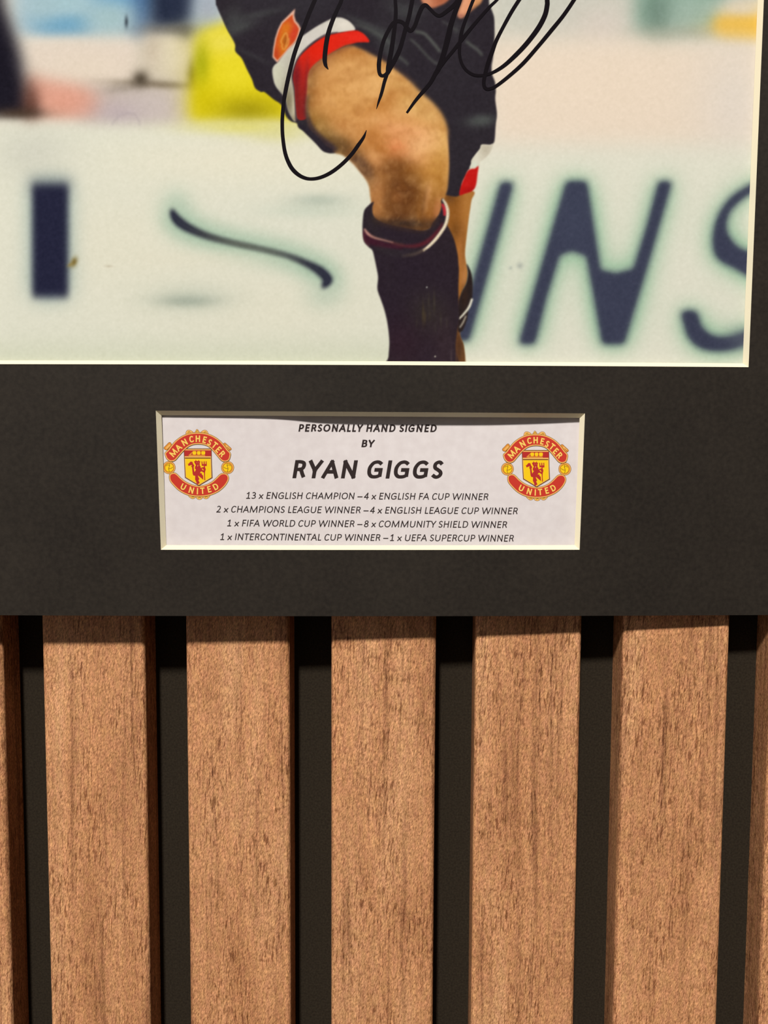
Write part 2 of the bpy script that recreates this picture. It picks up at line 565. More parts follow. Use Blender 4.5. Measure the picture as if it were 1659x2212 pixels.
def paint_background():
    global img
    img[:] = (226, 219, 200)
    # stand and crowd, out of focus
    R = lambda x0, y0, x1, y1: [(x0, y0), (x1, y0), (x1, y1), (x0, y1)]
    poly(R(30, -90, 480, 75), (172, 194, 200), 17, 1, False, sy=13)
    poly(R(75, 30, 195, 76), (104, 160, 190), 20, .95, False, sy=9)
    poly(R(200, -60, 335, 18), (96, 154, 194), 20, .9, False, sy=12)
    poly(R(285, -60, 330, 85), (66, 98, 138), 15, .9, False)
    blob(140, 6, 55, 20, (164, 200, 204), .7)
    blob(235, 40, 40, 30, (164, 194, 194), .85)
    blob(90, 20, 30, 26, (164, 192, 196), .7)
    poly(R(55, 90, 300, 190), (228, 213, 194), 14, 1, False)
    blob(190, 150, 90, 36, (230, 215, 192), .8)
    poly(R(300, 60, 440, 185), (206, 194, 170), 16, .85, False)
    poly([(322, -70), (424, -70), (420, 30), (404, 58), (352, 66), (326, 60)], (36, 44, 64), 13, 1, False)
    blob(372, 64, 40, 10, (96, 94, 88), .75); blob(398, 70, 20, 16, (74, 72, 70), .6)
    blob(448, 20, 24, 36, (166, 174, 182), .95)
    blob(365, 118, 34, 36, (222, 211, 184), 1, pw=1.5)
    blob(330, 110, 14, 26, (200, 184, 160), .5)
    poly(R(170, 186, 430, 290), (196, 182, 170), 18, .9, False, sy=12)
    blob(345, 183, 70, 7, (112, 98, 74), .75, 3); blob(270, 190, 34, 8, (140, 128, 112), .55, -8)
    blob(304, 171, 13, 13, (66, 56, 42), .85)
    blob(420, 166, 10, 22, (60, 52, 36), .9)
    poly([(60, 168), (130, 178), (190, 196), (208, 220), (204, 250), (75, 254), (60, 210)], (222, 162, 138), 16, .95, sy=13)
    blob(140, 222, 44, 24, (226, 160, 134), .7)
    blob(262, 248, 46, 24, (186, 170, 172), .85)
    blob(330, 225, 50, 24, (206, 194, 186), .6)
    poly(R(385, 190, 425, 300), (214, 202, 150), 14, .75, False)
    # yellow bib
    poly([(428, 78), (450, 62), (520, 40), (700, 60), (700, 270), (415, 266), (416, 190), (428, 130)], (226, 208, 18), 11, 1, False)
    blob(480, 92, 50, 26, (238, 224, 96), .8)
    blob(505, 160, 60, 34, (238, 222, 48), .75)
    blob(436, 140, 13, 36, (168, 170, 16), .85)
    blob(440, 225, 26, 40, (214, 196, 6), .6)
    blob(535, 240, 50, 24, (160, 146, 8), .85)
    # dark figure at the left edge
    poly([(-90, -90), (-4, -90), (8, 10), (22, 50), (42, 110), (52, 165), (66, 225), (78, 248), (-90, 252)], (26, 23, 33), 14, 1, False, sy=9)
    blob(66, 225, 16, 34, (96, 54, 40), .7, 0)
    blob(40, 246, 40, 10, (54, 36, 24), .8)
    # top right
    poly(R(1060, -90, 1700, 80), (204, 204, 187), 22, .9, False)
    blob(1180, 20, 70, 55, (200, 200, 184), .6)
    blob(1300, 60, 50, 40, (222, 208, 194), .6)
    poly(R(1372, -90, 1570, 70), (146, 176, 156), 16, 1, False)
    blob(1422, 30, 26, 42, (106, 132, 116), .9)
    blob(1482, 40, 34, 40, (166, 186, 170), .6)
    blob(1480, 72, 70, 12, (150, 160, 140), .6)
    poly([(1545, 40), (1585, 22), (1720, 14), (1720, 84), (1580, 84), (1548, 70)], (238, 186, 64), 11, 1)
    blob(1605, 20, 40, 14, (226, 214, 190), .85)
    blob(1605, 62, 48, 18, (242, 184, 46), .75)
    poly(R(1060, 92, 1720, 320), (238, 220, 195), 20, .88, False)
    blob(1280, 190, 190, 70, (240, 221, 195), .6)
    blob(1590, 230, 60, 110, (228, 219, 204), .7)
    # hoarding
    poly(R(-90, 268, 1000, 900), (226, 226, 204), 24, .97, False, sy=12)
    poly(R(1000, 318, 1760, 900), (229, 228, 206), 24, .95, False, sy=22)
    blob(560, 345, 240, 45, (236, 230, 202), .7)
    blob(250, 520, 130, 80, (230, 226, 200), .7)
    blob(560, 660, 230, 70, (230, 226, 200), .6)
    poly(R(-90, 745, 900, 900), (208, 212, 184), 24, .8, False)
    blob(530, 276, 80, 11, (226, 218, 110), .75); blob(600, 290, 50, 14, (220, 214, 140), .6)
    blob(70, 330, 60, 40, (208, 208, 190), .7)
    halo = (170, 201, 168)
    dark = (40, 41, 62)
    Ibar = [(70, 398), (147, 398), (147, 642), (70, 642)]
    Npoly = [(1225, 393), (1266, 393), (1281, 490), (1296, 584), (1330, 592), (1369, 582), (1398, 490), (1424, 393), (1450, 393), (1402, 560), (1347, 742), (1302, 742), (1284, 640), (1268, 552), (1236, 540), (1208, 550), (1180, 640), (1154, 742), (1122, 742), (1172, 570)]
    I2 = [(1083, 395), (1108, 395), (1062, 560), (1012, 735), (985, 735), (1030, 580)]
    Shi = [(1640, 392), (1600, 412), (1575, 432), (1553, 465), (1542, 505), (1543, 540), (1556, 562), (1590, 580), (1640, 608), (1690, 620), (1690, 580), (1640, 552), (1600, 538), (1580, 520), (1568, 495), (1572, 465), (1590, 440), (1620, 418), (1660, 404)]
    Slo = [(1476, 690), (1473, 676), (1490, 672), (1505, 677), (1515, 706), (1540, 726), (1575, 728), (1615, 716), (1680, 690), (1690, 715), (1620, 740), (1580, 754), (1545, 757), (1512, 750), (1488, 728)]
    S1 = [(371, 452), (376, 466), (388, 480), (410, 494), (448, 510), (500, 524), (560, 537), (620, 552), (664, 570), (692, 586), (708, 603), (704, 612), (697, 622)]
    W1 = [6, 15, 19, 16, 11, 7, 6, 7, 12, 18, 19, 15, 6]
    # halos first
    hm = np.zeros((RH, RW), np.float32)
    for pgn, sp in ((Ibar, False), (Npoly, False), (I2, False), (Shi, True), (Slo, True)):
        hm = np.maximum(hm, fill(catmull(pgn) if sp else pgn))
    right = np.clip((XX - 700) / 200, 0, 1)
    hb = np.clip(blur(hm, 32) * 1.7 + blur(hm, 17) * 1.1, 0, 1)
    put(hb * right, halo, .92)
    put(np.clip(blur(hm, 17) * 2.2, 0, 1) * right, (166, 198, 166), .6)
    put(np.clip(blur(hm, 22) * 1.7, 0, 1) * (1 - right), (168, 186, 174), .95)
    _, a, b = ribbon(S1, np.array(W1) + 40)
    put(np.clip(blur(fill(np.vstack([a, b[::-1]])), 17) * 1.25, 0, 1), (172, 197, 170), .95)
    blob(380, 440, 24, 24, (170, 196, 170), .5)
    blob(700, 640, 30, 22, (190, 204, 180), .6)
    blob(672, 455, 70, 12, (196, 208, 186), .5)
    blob(688, 433, 42, 10, (184, 194, 174), .8)
    blob(405, 650, 40, 9, (152, 160, 142), .85)
    blob(410, 645, 65, 22, (184, 194, 174), .5)
    blob(410, 560, 120, 14, (228, 224, 198), .5)
    poly([(62, 380), (155, 380), (155, 420), (62, 420)], (120, 130, 130), 12, .6, False)
    poly(Ibar, (36, 37, 58), 6.5, 1, False, sy=8)
    m = np.zeros((RH, RW), np.float32)
    for pgn, sp in ((Npoly, False), (I2, False), (Shi, True), (Slo, True)):
        m = np.maximum(m, fill(catmull(pgn) if sp else pgn))
    put(blur(m, 8.5), (84, 94, 102), .85)
    put(blur(m, 6.0), (64, 70, 86), .95)
    put(np.clip(blur(m, 5.0) * 1.6 - .6, 0, 1), (60, 63, 82), .85)
    blob(1610, 732, 26, 18, (96, 104, 112), .55)
    blob(1240, 470, 40, 60, (68, 74, 92), .35, within=np.clip(blur(m, 5), 0, 1))
    _, a, b = ribbon(S1, W1)
    sm = blur(fill(np.vstack([a, b[::-1]])), 4.5)
    mid = np.exp(-0.5 * ((XX - 540) / 75) ** 2)
    put(np.clip(sm * 1.25, 0, 1), (44, 46, 62), 1)
    put(np.clip(sm * 1.2, 0, 1) * mid, (106, 110, 88), .85)
    # specks on the print
    blob(160, 566, 5, 8, (112, 90, 30), .8, 20); blob(152, 572, 5, 3, (150, 128, 60), .6, -30)
    blob(235, 575, 6, 2, (190, 178, 150), .5)
    blob(273, 47, 3, 9, (50, 58, 66), .75)
    stroke([(240, 270), (262, 248), (288, 246), (300, 262), (302, 272)], 3, (160, 148, 150), 2.4, .4)
    blob(1123, 574, 5, 5, (176, 182, 168), .8); blob(1103, 579, 3, 3, (180, 188, 172), .7)


SHORTS = [(466, -90), (466, 0), (469, 15), (479.5, 38.6), (490, 62), (507, 94), (508.5, 111), (522, 126), (532.6, 148.5), (544, 171), (551, 190), (563.5, 198.7),
          (571.6, 199.3), (591, 214.7), (608, 227), (618, 251), (629, 262), (641, 266), (646, 276.5), (660, 285), (679.6, 303.5), (695, 323.7), (706.6, 329.5), (718, 331), (728, 328),
          (745, 316), (800, 345), (900, 400), (966, 421.5), (992.7, 421.5), (998.5, 395), (1006, 380), (1009.8, 370), (1014.6, 363), (1018.4, 353.6), (1020, 344), (1036.8, 321.8), (1040.6, 313), (1058, 313),
          (1065.7, 309), (1068.6, 299.6), (1070.5, 268.7), (1073, 245.6), (1069.5, 214.7), (1070.7, 196), (1069, 177), (1063, 160), (1062, 142.7), (1065, 123.5), (1067.8, 86.8),
          (1068, 61.7), (1066.8, 36.6), (1060, 16.4), (1056, 0), (1056, -90)]
LEG = [(663, 215), (665, 190), (666, 170), (671, 152), (686, 136), (709, 120.5), (741, 104), (757, 101), (768, 102), (780, 107), (803.7, 119), (826.8, 131), (850, 147.6), (871, 163), (890.5, 180),
       (905.6, 199.3), (928.7, 218.6), (948, 239.8), (959.6, 261), (965, 280), (966.4, 300), (968, 322.7), (969, 353.6), (968, 380), (964.7, 409), (957, 430), (954, 442), (948, 468), (936, 486), (921, 498), (894, 500), (865, 496),
       (840, 490), (817, 482), (804.6, 470), (803.7, 438), (801.7, 424), (798, 401), (789.5, 384.5), (777, 369), (766, 355.5), (749, 340), (737.5, 333), (724, 329), (720, 314), (695, 297.7), (674, 278), (665, 257), (662, 235)]


def fabric_noise(scale, sx, sy):
    n = rng.standard_normal((RH, RW)).astype(np.float32)
    n = blur(n, sx, sy)
    return n / (n.std() + 1e-6) * scale


def paint_player():
    global img
    # ---- standing leg behind
    bl = [(960, 415), (1021.6, 413), (1017.8, 434), (1012, 472.6), (1007, 515), (1004, 546), (1006, 566), (1010, 585), (1008, 609), (999, 630), (993, 660), (993, 720), (1002, 750), (1002, 800), (965, 800), (965, 600)]
    mb = poly(bl, (166, 106, 46), 1.6)
    blob(980, 440, 16, 60, (140, 86, 32), .8, within=mb); blob(1004, 470, 7, 40, (182, 120, 54), .5, within=mb); blob(972, 425, 10, 10, (92, 58, 30), .6, within=mb); blob(1012, 440, 8, 45, (186, 128, 62), .5, within=mb)
    blob(985, 500, 10, 14, (98, 60, 24), .55, within=mb); blob(995, 550, 7, 30, (178, 112, 54), .7, within=mb)
    blob(1003, 596, 5, 26, (206, 142, 82), .7, within=mb)
    blob(1001, 540, 4, 40, (140, 88, 40), .5, within=mb)
    blob(994, 756, 16, 44, (80, 52, 34), 1, within=mb); blob(999, 772, 4, 24, (112, 74, 42), .6, within=mb)
    # its boot
    poly([(1008, 570), (1016, 584), (1020, 600), (1021, 620), (1019.5, 645), (1012, 664), (1010, 684), (1005, 702), (997, 716), (989, 712), (989, 660), (996, 634), (1007, 612), (1010.5, 590)], (44, 34, 32), 1.3)
    blob(1004, 640, 5, 18, (58, 40, 30), .6)
    stroke([(1020, 645), (1013.4, 663), (1002, 678), (991.5, 689)], [4.5, 5, 4, 3.4], (228, 224, 200), .9)
    stroke([(1006.7, 682), (1000, 697), (993, 708)], [3, 3.6, 3], (190, 180, 158), 1, .85)
    # ---- shorts
    ms = poly(SHORTS, (42, 36, 42), 1.1)
    put(ms * np.clip(.5 + .5 * np.tanh(fabric_noise(1, 26, 30)), 0, 1), (50, 46, 50), .45)
    for (x, y, rx, ry, a, o) in ((520, 58, 26, 9, -20, .6), (560, 30, 40, 6, -12, .45), (505, 40, 14, 22, 10, .4), (545, 120, 30, 4, 25, .25),
                                 (812, 72, 30, 6, 30, .55), (790, 52, 40, 5, 22, .4), (838, 100, 12, 26, -25, .45), (870, 24, 26, 12, 30, .4), (895, 20, 20, 10, 0, .3),
                                 (1037, 262, 23, 9, -4, .85), (1044, 257, 14, 7, 0, .6), (1006, 60, 7, 12, 0, .45), (985, 60, 7, 14, 0, .3)):
        blob(x, y, rx, ry, (78, 82, 78), o, a, within=ms)
    for p, w, o in (([(896, 68), (915, 72), (928, 84), (940, 98), (951, 112)], 6, .85), ([(886, 84), (902, 98), (920, 118), (936, 133), (946, 138)], 4, .75),
                    ([(1006, 88), (1018, 98), (1030, 106), (1042, 120)], 6, .75), ([(860, 122), (872, 130), (882, 140)], 6, .6), ([(955, 45), (972, 56), (990, 68)], 5, .4),
                    ([(752, 52), (790, 60), (820, 76), (850, 98)], 6, .35)):
        stroke(p, w, (92, 96, 88), 2.2, o, within=ms)
    stroke([(468, 18), (486, 58), (504, 96)], 5, (56, 58, 58), 3, .4, within=ms)
    poly([(500, -40), (740, -40), (700, 26), (600, 14), (540, 18)], (50, 47, 52), 10, .5, within=ms)
    # ---- white and red trim of the near shorts leg
    white = [(600, 135), (612, 118), (623, 105), (637, 93), (654, 78), (685, 57), (714, 41.5), (726, 38), (741, 39.5), (757, 49), (766.6, 65), (740, 69), (718, 72), (704, 76), (681, 88), (660, 106), (645, 124),
             (636, 145), (631, 164), (635, 183), (638, 205), (640, 235), (641, 254), (637, 262), (628, 250), (622, 236), (616, 212), (604, 197), (596, 186), (591.4, 173.6), (588.5, 152), (593, 141)]
    mw = poly(white, (206, 202, 186), 1.0)
    blob(748, 54, 22, 12, (232, 224, 206), .8, within=mw); blob(672, 78, 34, 16, (214, 208, 196), .7, -35, within=mw)
    blob(600, 160, 12, 26, (206, 206, 176), .8, within=mw); blob(626, 150, 10, 34, (178, 172, 150), .5, within=mw)
    blob(622, 222, 12, 30, (122, 112, 80), .85, within=mw); blob(636, 228, 3.5, 24, (206, 196, 160), .8, within=mw); blob(633, 258, 5, 6, (150, 138, 104), .8, within=mw)
    blob(640, 194, 6, 16, (160, 150, 120), .5, within=mw)
    red = [(766.6, 66), (779, 69.4), (789, 77), (798, 90), (785, 91), (772, 92), (755, 96), (740, 101), (708, 119.6), (685, 135), (670, 152), (666, 170), (665, 200), (663, 225), (662.5, 252), (655, 258),
           (644, 256), (641, 238), (639, 215), (637.5, 190), (634, 168), (638, 146), (646, 126), (661, 109), (683, 91), (706, 78), (740, 70)]
    stroke([(640, 262), (637, 200), (632.5, 166), (637, 143), (646, 123), (661, 105), (683, 87), (706, 74), (730, 70)], [4, 4, 5, 4, 3, 3, 3, 3, 2], (58, 38, 48), 1.2, .9)
    mr = poly(red, (218, 38, 22), 1.1)
    blob(768, 80, 30, 9, (232, 42, 28), .8, within=mr); blob(690, 105, 34, 16, (228, 36, 14), .8, -30, within=mr)
    blob(650, 222, 30, 46, (142, 36, 30), 1, within=mr); blob(640, 160, 9, 22, (126, 26, 34), .8, within=mr); blob(653, 245, 14, 20, (128, 34, 34), .6, within=mr)
    blob(640, 205, 4, 40, (100, 30, 34), .5, within=mr); blob(664, 190, 4, 40, (110, 34, 40), .6, within=mr)
    # underside of the shorts leg, in front of the thigh
    # ---- far shorts leg trim
    mw2 = poly([(1040.6, 313), (1058, 313.5), (1065, 311.5), (1060, 326.6), (1050, 340), (1037, 350), (1034, 359.5), (1024, 363), (1014.6, 363), (1018, 354), (1020, 344), (1036.8, 322)], (214, 208, 184), .9)
    blob(1050, 322, 10, 12, (184, 174, 150), .6, within=mw2); blob(1026, 356, 6, 6, (216, 226, 204), .8, within=mw2); blob(1030, 340, 6, 10, (226, 222, 200), .7, within=mw2)
    mr2 = poly([(1009.8, 370), (1018, 365), (1026, 364), (1033.5, 359), (1031.5, 376), (1028, 400), (1020, 412), (1004, 418), (992.7, 421), (995, 404), (1001, 388)], (196, 26, 22), 1.0)
    blob(1012, 412, 16, 5, (160, 16, 18), .6, -15, within=mr2)
    # ---- kicking leg
    ml = blur(fill(catmull(LEG)), 1.8)
    ml2 = blur(fill(catmull(LEG)), 3.8)
    upper = ((YY < 300) & (XX > 745)).astype(np.float32)
    upper = blur(upper, 10)
    mlm = ml * (1 - upper) + ml2 * upper
    put(mlm, (206, 150, 88))
    w = mlm
    B = lambda *a, **k: blob(*a, within=w, **k)
    # thigh
    B(790, 160, 70, 40, (228, 170, 98), .75, 25); B(720, 175, 40, 36, (214, 154, 86), .7); B(860, 190, 44, 24, (230, 180, 106), .7, 38)
    B(755, 112, 34, 12, (178, 110, 46), .7, -14); B(700, 140, 34, 9, (160, 104, 56), .6, -38); B(676, 175, 8, 44, (156, 104, 52), .75)
    B(668, 230, 7, 50, (120, 84, 46), .7); B(690, 262, 26, 14, (176, 128, 60), .6, 38); B(702, 288, 40, 11, (122, 98, 42), .75, 40)
    B(735, 300, 34, 14, (128, 88, 44), .8, 30); B(715, 312, 22, 12, (92, 70, 46), .8, 25)
    B(750, 245, 60, 30, (208, 146, 74), .6, 20); B(742, 275, 40, 14, (178, 112, 52), .55, 18); B(800, 236, 44, 18, (222, 164, 94), .6, 20)
    B(838, 232, 26, 13, (196, 128, 58), .7, -20); B(860, 212, 26, 9, (190, 124, 56), .45, -25); B(905, 235, 34, 26, (232, 186, 112), .8, 45)
    B(826, 262, 40, 12, (226, 166, 100), .6); B(760, 205, 34, 18, (230, 172, 100), .4)
    # knee
    B(868, 285, 50, 24, (228, 156, 96), .75, 10); B(905, 318, 46, 28, (238, 178, 116), .85, 15); B(856, 322, 26, 26, (222, 140, 84), .7)
    B(812, 290, 24, 16, (186, 118, 50), .65, 30); B(800, 318, 24, 20, (196, 126, 62), .5); B(935, 280, 22, 50, (236, 190, 116), .6, -12)
    B(958, 330, 8, 60, (226, 182, 96), .65); B(915, 345, 40, 14, (232, 160, 100), .55, 10); B(880, 262, 60, 10, (206, 140, 72), .5, 10)
    B(945, 350, 14, 30, (204, 152, 72), .6)
    B(840, 362, 44, 14, (176, 112, 52), .7, 15); B(800, 350, 26, 16, (176, 120, 66), .5, 30); B(860, 376, 28, 20, (110, 66, 34), .75, 30)
    B(782, 362, 12, 22, (96, 62, 44), .7, -35); B(905, 372, 30, 10, (190, 126, 54), .6)
    # shin above the sock
    low = np.clip((YY - 372) / 40, 0, 1) * w
    put(low, (150, 96, 40), .75)
    Lw = lambda *a, **k: blob(*a, within=low, **k)
    Lw(872, 420, 34, 50, (104, 62, 28), .85); Lw(868, 395, 26, 24, (94, 56, 32), .65); Lw(845, 462, 34, 22, (98, 58, 34), .7); Lw(815, 400, 14, 34, (186, 128, 78), .75)
    Lw(812, 448, 10, 24, (174, 114, 62), .85); Lw(860, 425, 11, 10, (146, 92, 50), .7); Lw(942, 400, 16, 36, (194, 134, 60), .85)
    Lw(922, 420, 7, 26, (206, 146, 92), .8, 12); Lw(908, 462, 9, 30, (148, 94, 40), .8); Lw(945, 458, 10, 22, (172, 106, 62), .9, 8)
    Lw(900, 440, 30, 40, (128, 78, 30), .5); Lw(926, 470, 5, 22, (178, 116, 54), .8, 12); Lw(880, 480, 44, 12, (70, 44, 30), .7); Lw(952, 420, 5, 30, (150, 100, 44), .6)
    # deeper modelling of knee and shin
    B(905, 308, 34, 20, (247, 190, 130), .75, 12); B(878, 284, 36, 12, (236, 164, 106), .6, 8); B(785, 168, 46, 20, (230, 176, 108), .55, 20)
    B(858, 318, 16, 14, (222, 128, 74), .55); B(826, 222, 30, 9, (184, 116, 50), .5, -28); B(845, 205, 10, 16, (182, 116, 52), .45, 20)
    B(716, 305, 34, 12, (100, 76, 40), .75, 36); B(745, 318, 26, 10, (112, 78, 42), .75, 34); B(695, 270, 16, 24, (150, 112, 52), .5, -30)
    B(775, 352, 22, 9, (84, 56, 40), .85, 42); B(792, 372, 10, 18, (96, 64, 42), .75, -20)
    B(822, 322, 22, 8, (176, 108, 44), .55, 30); B(808, 338, 12, 8, (222, 158, 96), .6, 30); B(815, 352, 14, 6, (214, 146, 88), .5, 30)
    B(866, 362, 20, 16, (108, 64, 28), .65, 30); B(846, 370, 26, 10, (124, 76, 36), .7, 8); B(892, 380, 18, 18, (126, 78, 32), .6, 40)
    B(935, 372, 22, 34, (206, 148, 68), .6, 10); B(948, 392, 10, 30, (176, 118, 46), .6)
    Lw(868, 410, 22, 34, (96, 54, 26), .7); Lw(886, 440, 16, 40, (100, 58, 26), .55); Lw(840, 440, 12, 40, (122, 76, 36), .6); Lw(858, 424, 9, 8, (140, 88, 46), .7)
    Lw(816, 430, 9, 40, (184, 128, 76), .7); Lw(826, 468, 10, 10, (150, 100, 52), .6); Lw(922, 425, 5, 28, (206, 146, 88), .7, 14); Lw(936, 440, 5, 24, (146, 92, 38), .6, 10)
    Lw(905, 480, 5, 16, (176, 116, 52), .7, 6); Lw(946, 452, 6, 18, (196, 128, 78), .8, 10); Lw(914, 445, 4, 30, (110, 68, 30), .6, 10)
    Lw(870, 484, 60, 8, (54, 40, 34), .8)
    # mottled skin
    n = fabric_noise(1, 2.2, 3.0) * .8
    put(mlm * np.clip(n, 0, 2) * .5, (238, 184, 116), .16)
    put(mlm * np.clip(-n, 0, 2) * .5, (140, 84, 34), .12)
    n = fabric_noise(1, 7, 5) * .6 + fabric_noise(1, 16, 11) * .7
    put(mlm * np.clip(n, 0, 2) * .5, (236, 186, 120), .22)
    put(mlm * np.clip(-n, 0, 2) * .5, (160, 96, 38), .30)
    # dark inside of the hem against the thigh
    stroke([(664, 205), (662, 238), (667, 262), (678, 284), (697, 303), (716, 318), (728, 324)], [3, 5, 10, 13, 14, 16, 8], (60, 46, 48), 3.0, .95)
    stroke([(646, 268), (664, 284), (684, 303), (702, 321), (716, 326)], [8, 12, 13, 12, 8], (42, 36, 44), 1.6, 1)
    stroke([(768, 96), (800, 107), (826, 122), (852, 141), (880, 165), (905, 190)], [5, 9, 9, 8, 6, 3], (46, 36, 42), 3.2, .85)
    stroke([(668, 165), (678, 148), (700, 129), (735, 108), (760, 99)], 5, (120, 60, 34), 3, .7)
    # ---- sock
    sock = [(807, 436), (796, 444), (787, 455), (784, 474.5), (783.4, 495.7), (786, 520), (796, 533), (804.6, 541), (809.4, 559.4), (814, 582), (816.7, 600), (815.3, 624.4), (822.4, 646), (830, 668), (836, 692), (840, 718), (841.7, 742), (840, 770), (839, 810),
            (1000, 810), (990, 780), (984, 750), (987, 716), (991, 690), (990.5, 650), (990, 620), (991, 585), (990, 570), (988, 549), (981, 519), (970.5, 495), (966, 486), (969, 470), (969, 458), (964, 443), (957, 429), (953, 434),
            (954, 445), (949, 462), (941, 474), (934, 483), (927, 494), (910, 498), (880, 493), (850, 487), (828, 481), (812, 473), (805, 462), (804, 448)]
    mk = poly(sock, (43, 33, 42), 1.1)
    put(mk * np.clip(.5 + .5 * np.tanh(fabric_noise(1, 20, 34)), 0, 1), (46, 38, 40), .5)
    blob(960, 745, 22, 50, (58, 44, 48), .7, within=mk); blob(865, 740, 40, 40, (52, 32, 42), .6, within=mk)
    blob(810, 470, 9, 20, (48, 42, 38), .5, within=mk)
    # soft edge where skin meets the dark sock mouth
    stroke([(806, 470), (824, 480), (850, 488), (880, 493), (912, 496), (932, 486), (946, 470)], 9, (70, 48, 34), 4, .6)
    # rolled cuff: wine stripe, pale stripe
    stroke([(786, 500), (795, 515), (812, 524), (840, 531), (870, 536)], [6, 18, 16, 10, 5], (66, 25, 40), 2.6, .85, within=mk)
    stroke([(784.5, 496), (785.5, 518), (797, 533)], 4, (150, 66, 74), 1.8, .5, within=mk)
    stroke([(842, 524), (872, 531), (900, 531), (924, 521), (944, 502), (957, 482)], [3, 5, 8, 9, 8, 4], (98, 34, 42), 2.0, .85, within=mk)
    stroke([(955, 440), (960.5, 452), (961, 466)], [5, 9, 6], (192, 48, 56), 1.6, .95)
    stroke([(787, 494), (795, 505), (808, 513), (830, 519), (850, 524)], [3.5, 6, 4.5, 3, 2], (204, 148, 132), 1.4, .85)
    stroke([(800, 509), (816, 515), (846, 523), (872, 529)], 3.5, (104, 76, 62), 2, .5)
    stroke([(956, 430), (963, 441), (967, 455), (966.5, 470), (962, 486), (953, 501), (940, 518), (926, 532), (914, 541)], [3, 5.5, 6.5, 6.5, 6.5, 6.5, 6.5, 6, 4], (240, 226, 192), .9)
    for i, t in enumerate(np.linspace(0, 1, 22)):
        c = catmull([(956, 430), (967, 455), (962, 486), (940, 518), (914, 541)], False, 20)
        q = c[int(t * (len(c) - 1))]
        blob(q[0] + 1.5, q[1] + .5, 1.3, 1.3, (196, 172, 140), .5)
    stroke([(918, 538), (905, 545), (890, 550), (868, 553)], [6, 5, 4, 2], (120, 100, 78), 1.8, .65)
    stroke([(812, 532), (842, 545), (880, 548), (905, 541)], 9, (56, 52, 50), 5, .5, within=mk)
    # knitted sheen
    for x, y0, y1, o, c in ((938, 638, 668, .4, (92, 84, 62)), (926, 640, 660, .35, (82, 74, 56)), (914, 664, 692, .5, (104, 86, 44)), (918, 676, 694, .4, (118, 92, 44)), (928, 672, 690, .3, (84, 74, 50)), (952, 680, 700, .35, (78, 72, 60)),
                            (965, 690, 706, .3, (80, 70, 62)), (940, 700, 715, .25, (74, 68, 60)), (900, 690, 704, .25, (70, 66, 50)), (975, 755, 784, .35, (92, 76, 76)), (986, 748, 784, .5, (98, 64, 40))):
        blob(x, (y0 + y1) / 2, 1.8, (y1 - y0) / 2, c, o)
    blob(925, 670, 26, 30, (58, 52, 44), .5, within=mk)
    blob(922, 620.5, 1.4, 1.4, (150, 150, 140), .9); blob(940, 770, 1.4, 1.4, (170, 165, 150), .9)
    # ---- shield badge on the shorts
    bd = [(637.7, 18.3), (624, 32), (607.8, 48), (600, 64), (594, 83), (590, 106), (588.5, 123.5), (594, 130), (599, 135.5), (611, 121), (623, 107), (634, 97), (641, 88), (646, 76), (650, 61.7), (645, 52), (638.7, 45), (635.5, 33)]
    poly(bd, (226, 176, 150), 1.0, 1, False)
    bi = [(632.5, 31), (622, 41), (611, 51), (603.5, 66), (597.5, 84), (593.5, 106), (592, 121), (599, 130), (611, 116.5), (621, 104), (632, 94), (638, 86), (642.5, 75), (645.5, 62.5), (641, 55), (634.5, 47), (632, 38)]
    mbd = poly(bi, (206, 84, 30), 1.1, 1, False)
    bb = lambda *a, **k: blob(*a, within=mbd, **k)
    bb(634, 70, 9, 18, (206, 58, 40), .85, 15); bb(604, 76, 7, 30, (206, 72, 34), .7, 15); bb(624, 42, 8, 9, (200, 64, 34), .6)
    bb(612, 78, 7, 20, (216, 120, 26), .8, 15); bb(618, 60, 9, 9, (216, 118, 30), .8); bb(614, 112, 9, 14, (214, 118, 24), .7); bb(597, 118, 6, 10, (186, 60, 30), .7)
    bb(616, 88, 4, 9, (150, 84, 24), .7)
    for pp in ([(611, 98), (607, 90), (611, 80), (617, 71), (621, 78), (620, 90), (616, 102)], [(624, 82), (623, 94), (614, 108)], [(612, 108), (608, 98)]):
        stroke(pp, 2.2, (232, 170, 84), .9, .9, within=mbd)
    # ---- fingers at the top edge
    mf = poly([(905, -40), (910, -2), (919, 10), (933, 17), (948, 12.5), (968, 0), (1000, -40)], (190, 112, 78), 2.0)
    blob(922, 4, 12, 8, (216, 150, 110), .8, within=mf); blob(955, 0, 14, 8, (168, 96, 64), .8, within=mf)
    mf = poly([(1008, -50), (999, 0), (988.5, 30), (996.6, 38.8), (1010, 29), (1029, 13.5), (1041, 0), (1060, -50)], (222, 150, 106), 1.8)
    blob(1002, 14, 6, 22, (228, 162, 122), .7, 18, within=mf); blob(995, 35, 6, 4, (160, 96, 82), .7, within=mf); blob(1034, 6, 10, 9, (206, 146, 90), .8, -35, within=mf)
    blob(1024, 18, 14, 3, (120, 80, 50), .5, -40, within=mf)


paint_background()
paint_player()
grain = fabric_noise(1.0, .8, .8) * 1.0 + fabric_noise(1, 2.0, 2.0) * 0.9
img = np.clip(img + grain[..., None] * np.array((1.0, .95, 1.05), np.float32), 0, 255)

DEP_P = T + 0.06


def sample(px, py):
    u = np.clip(px - PX0 - .5, 0, RW - 1.001); w = np.clip(py - PY0 - .5, 0, RH - 1.001)
    i = u.astype(int); j = w.astype(int); fu = (u - i)[..., None]; fv = (w - j)[..., None]
    return (img[j, i] * (1 - fu) + img[j, i + 1] * fu) * (1 - fv) + (img[j + 1, i] * (1 - fu) + img[j + 1, i + 1] * fu) * fv


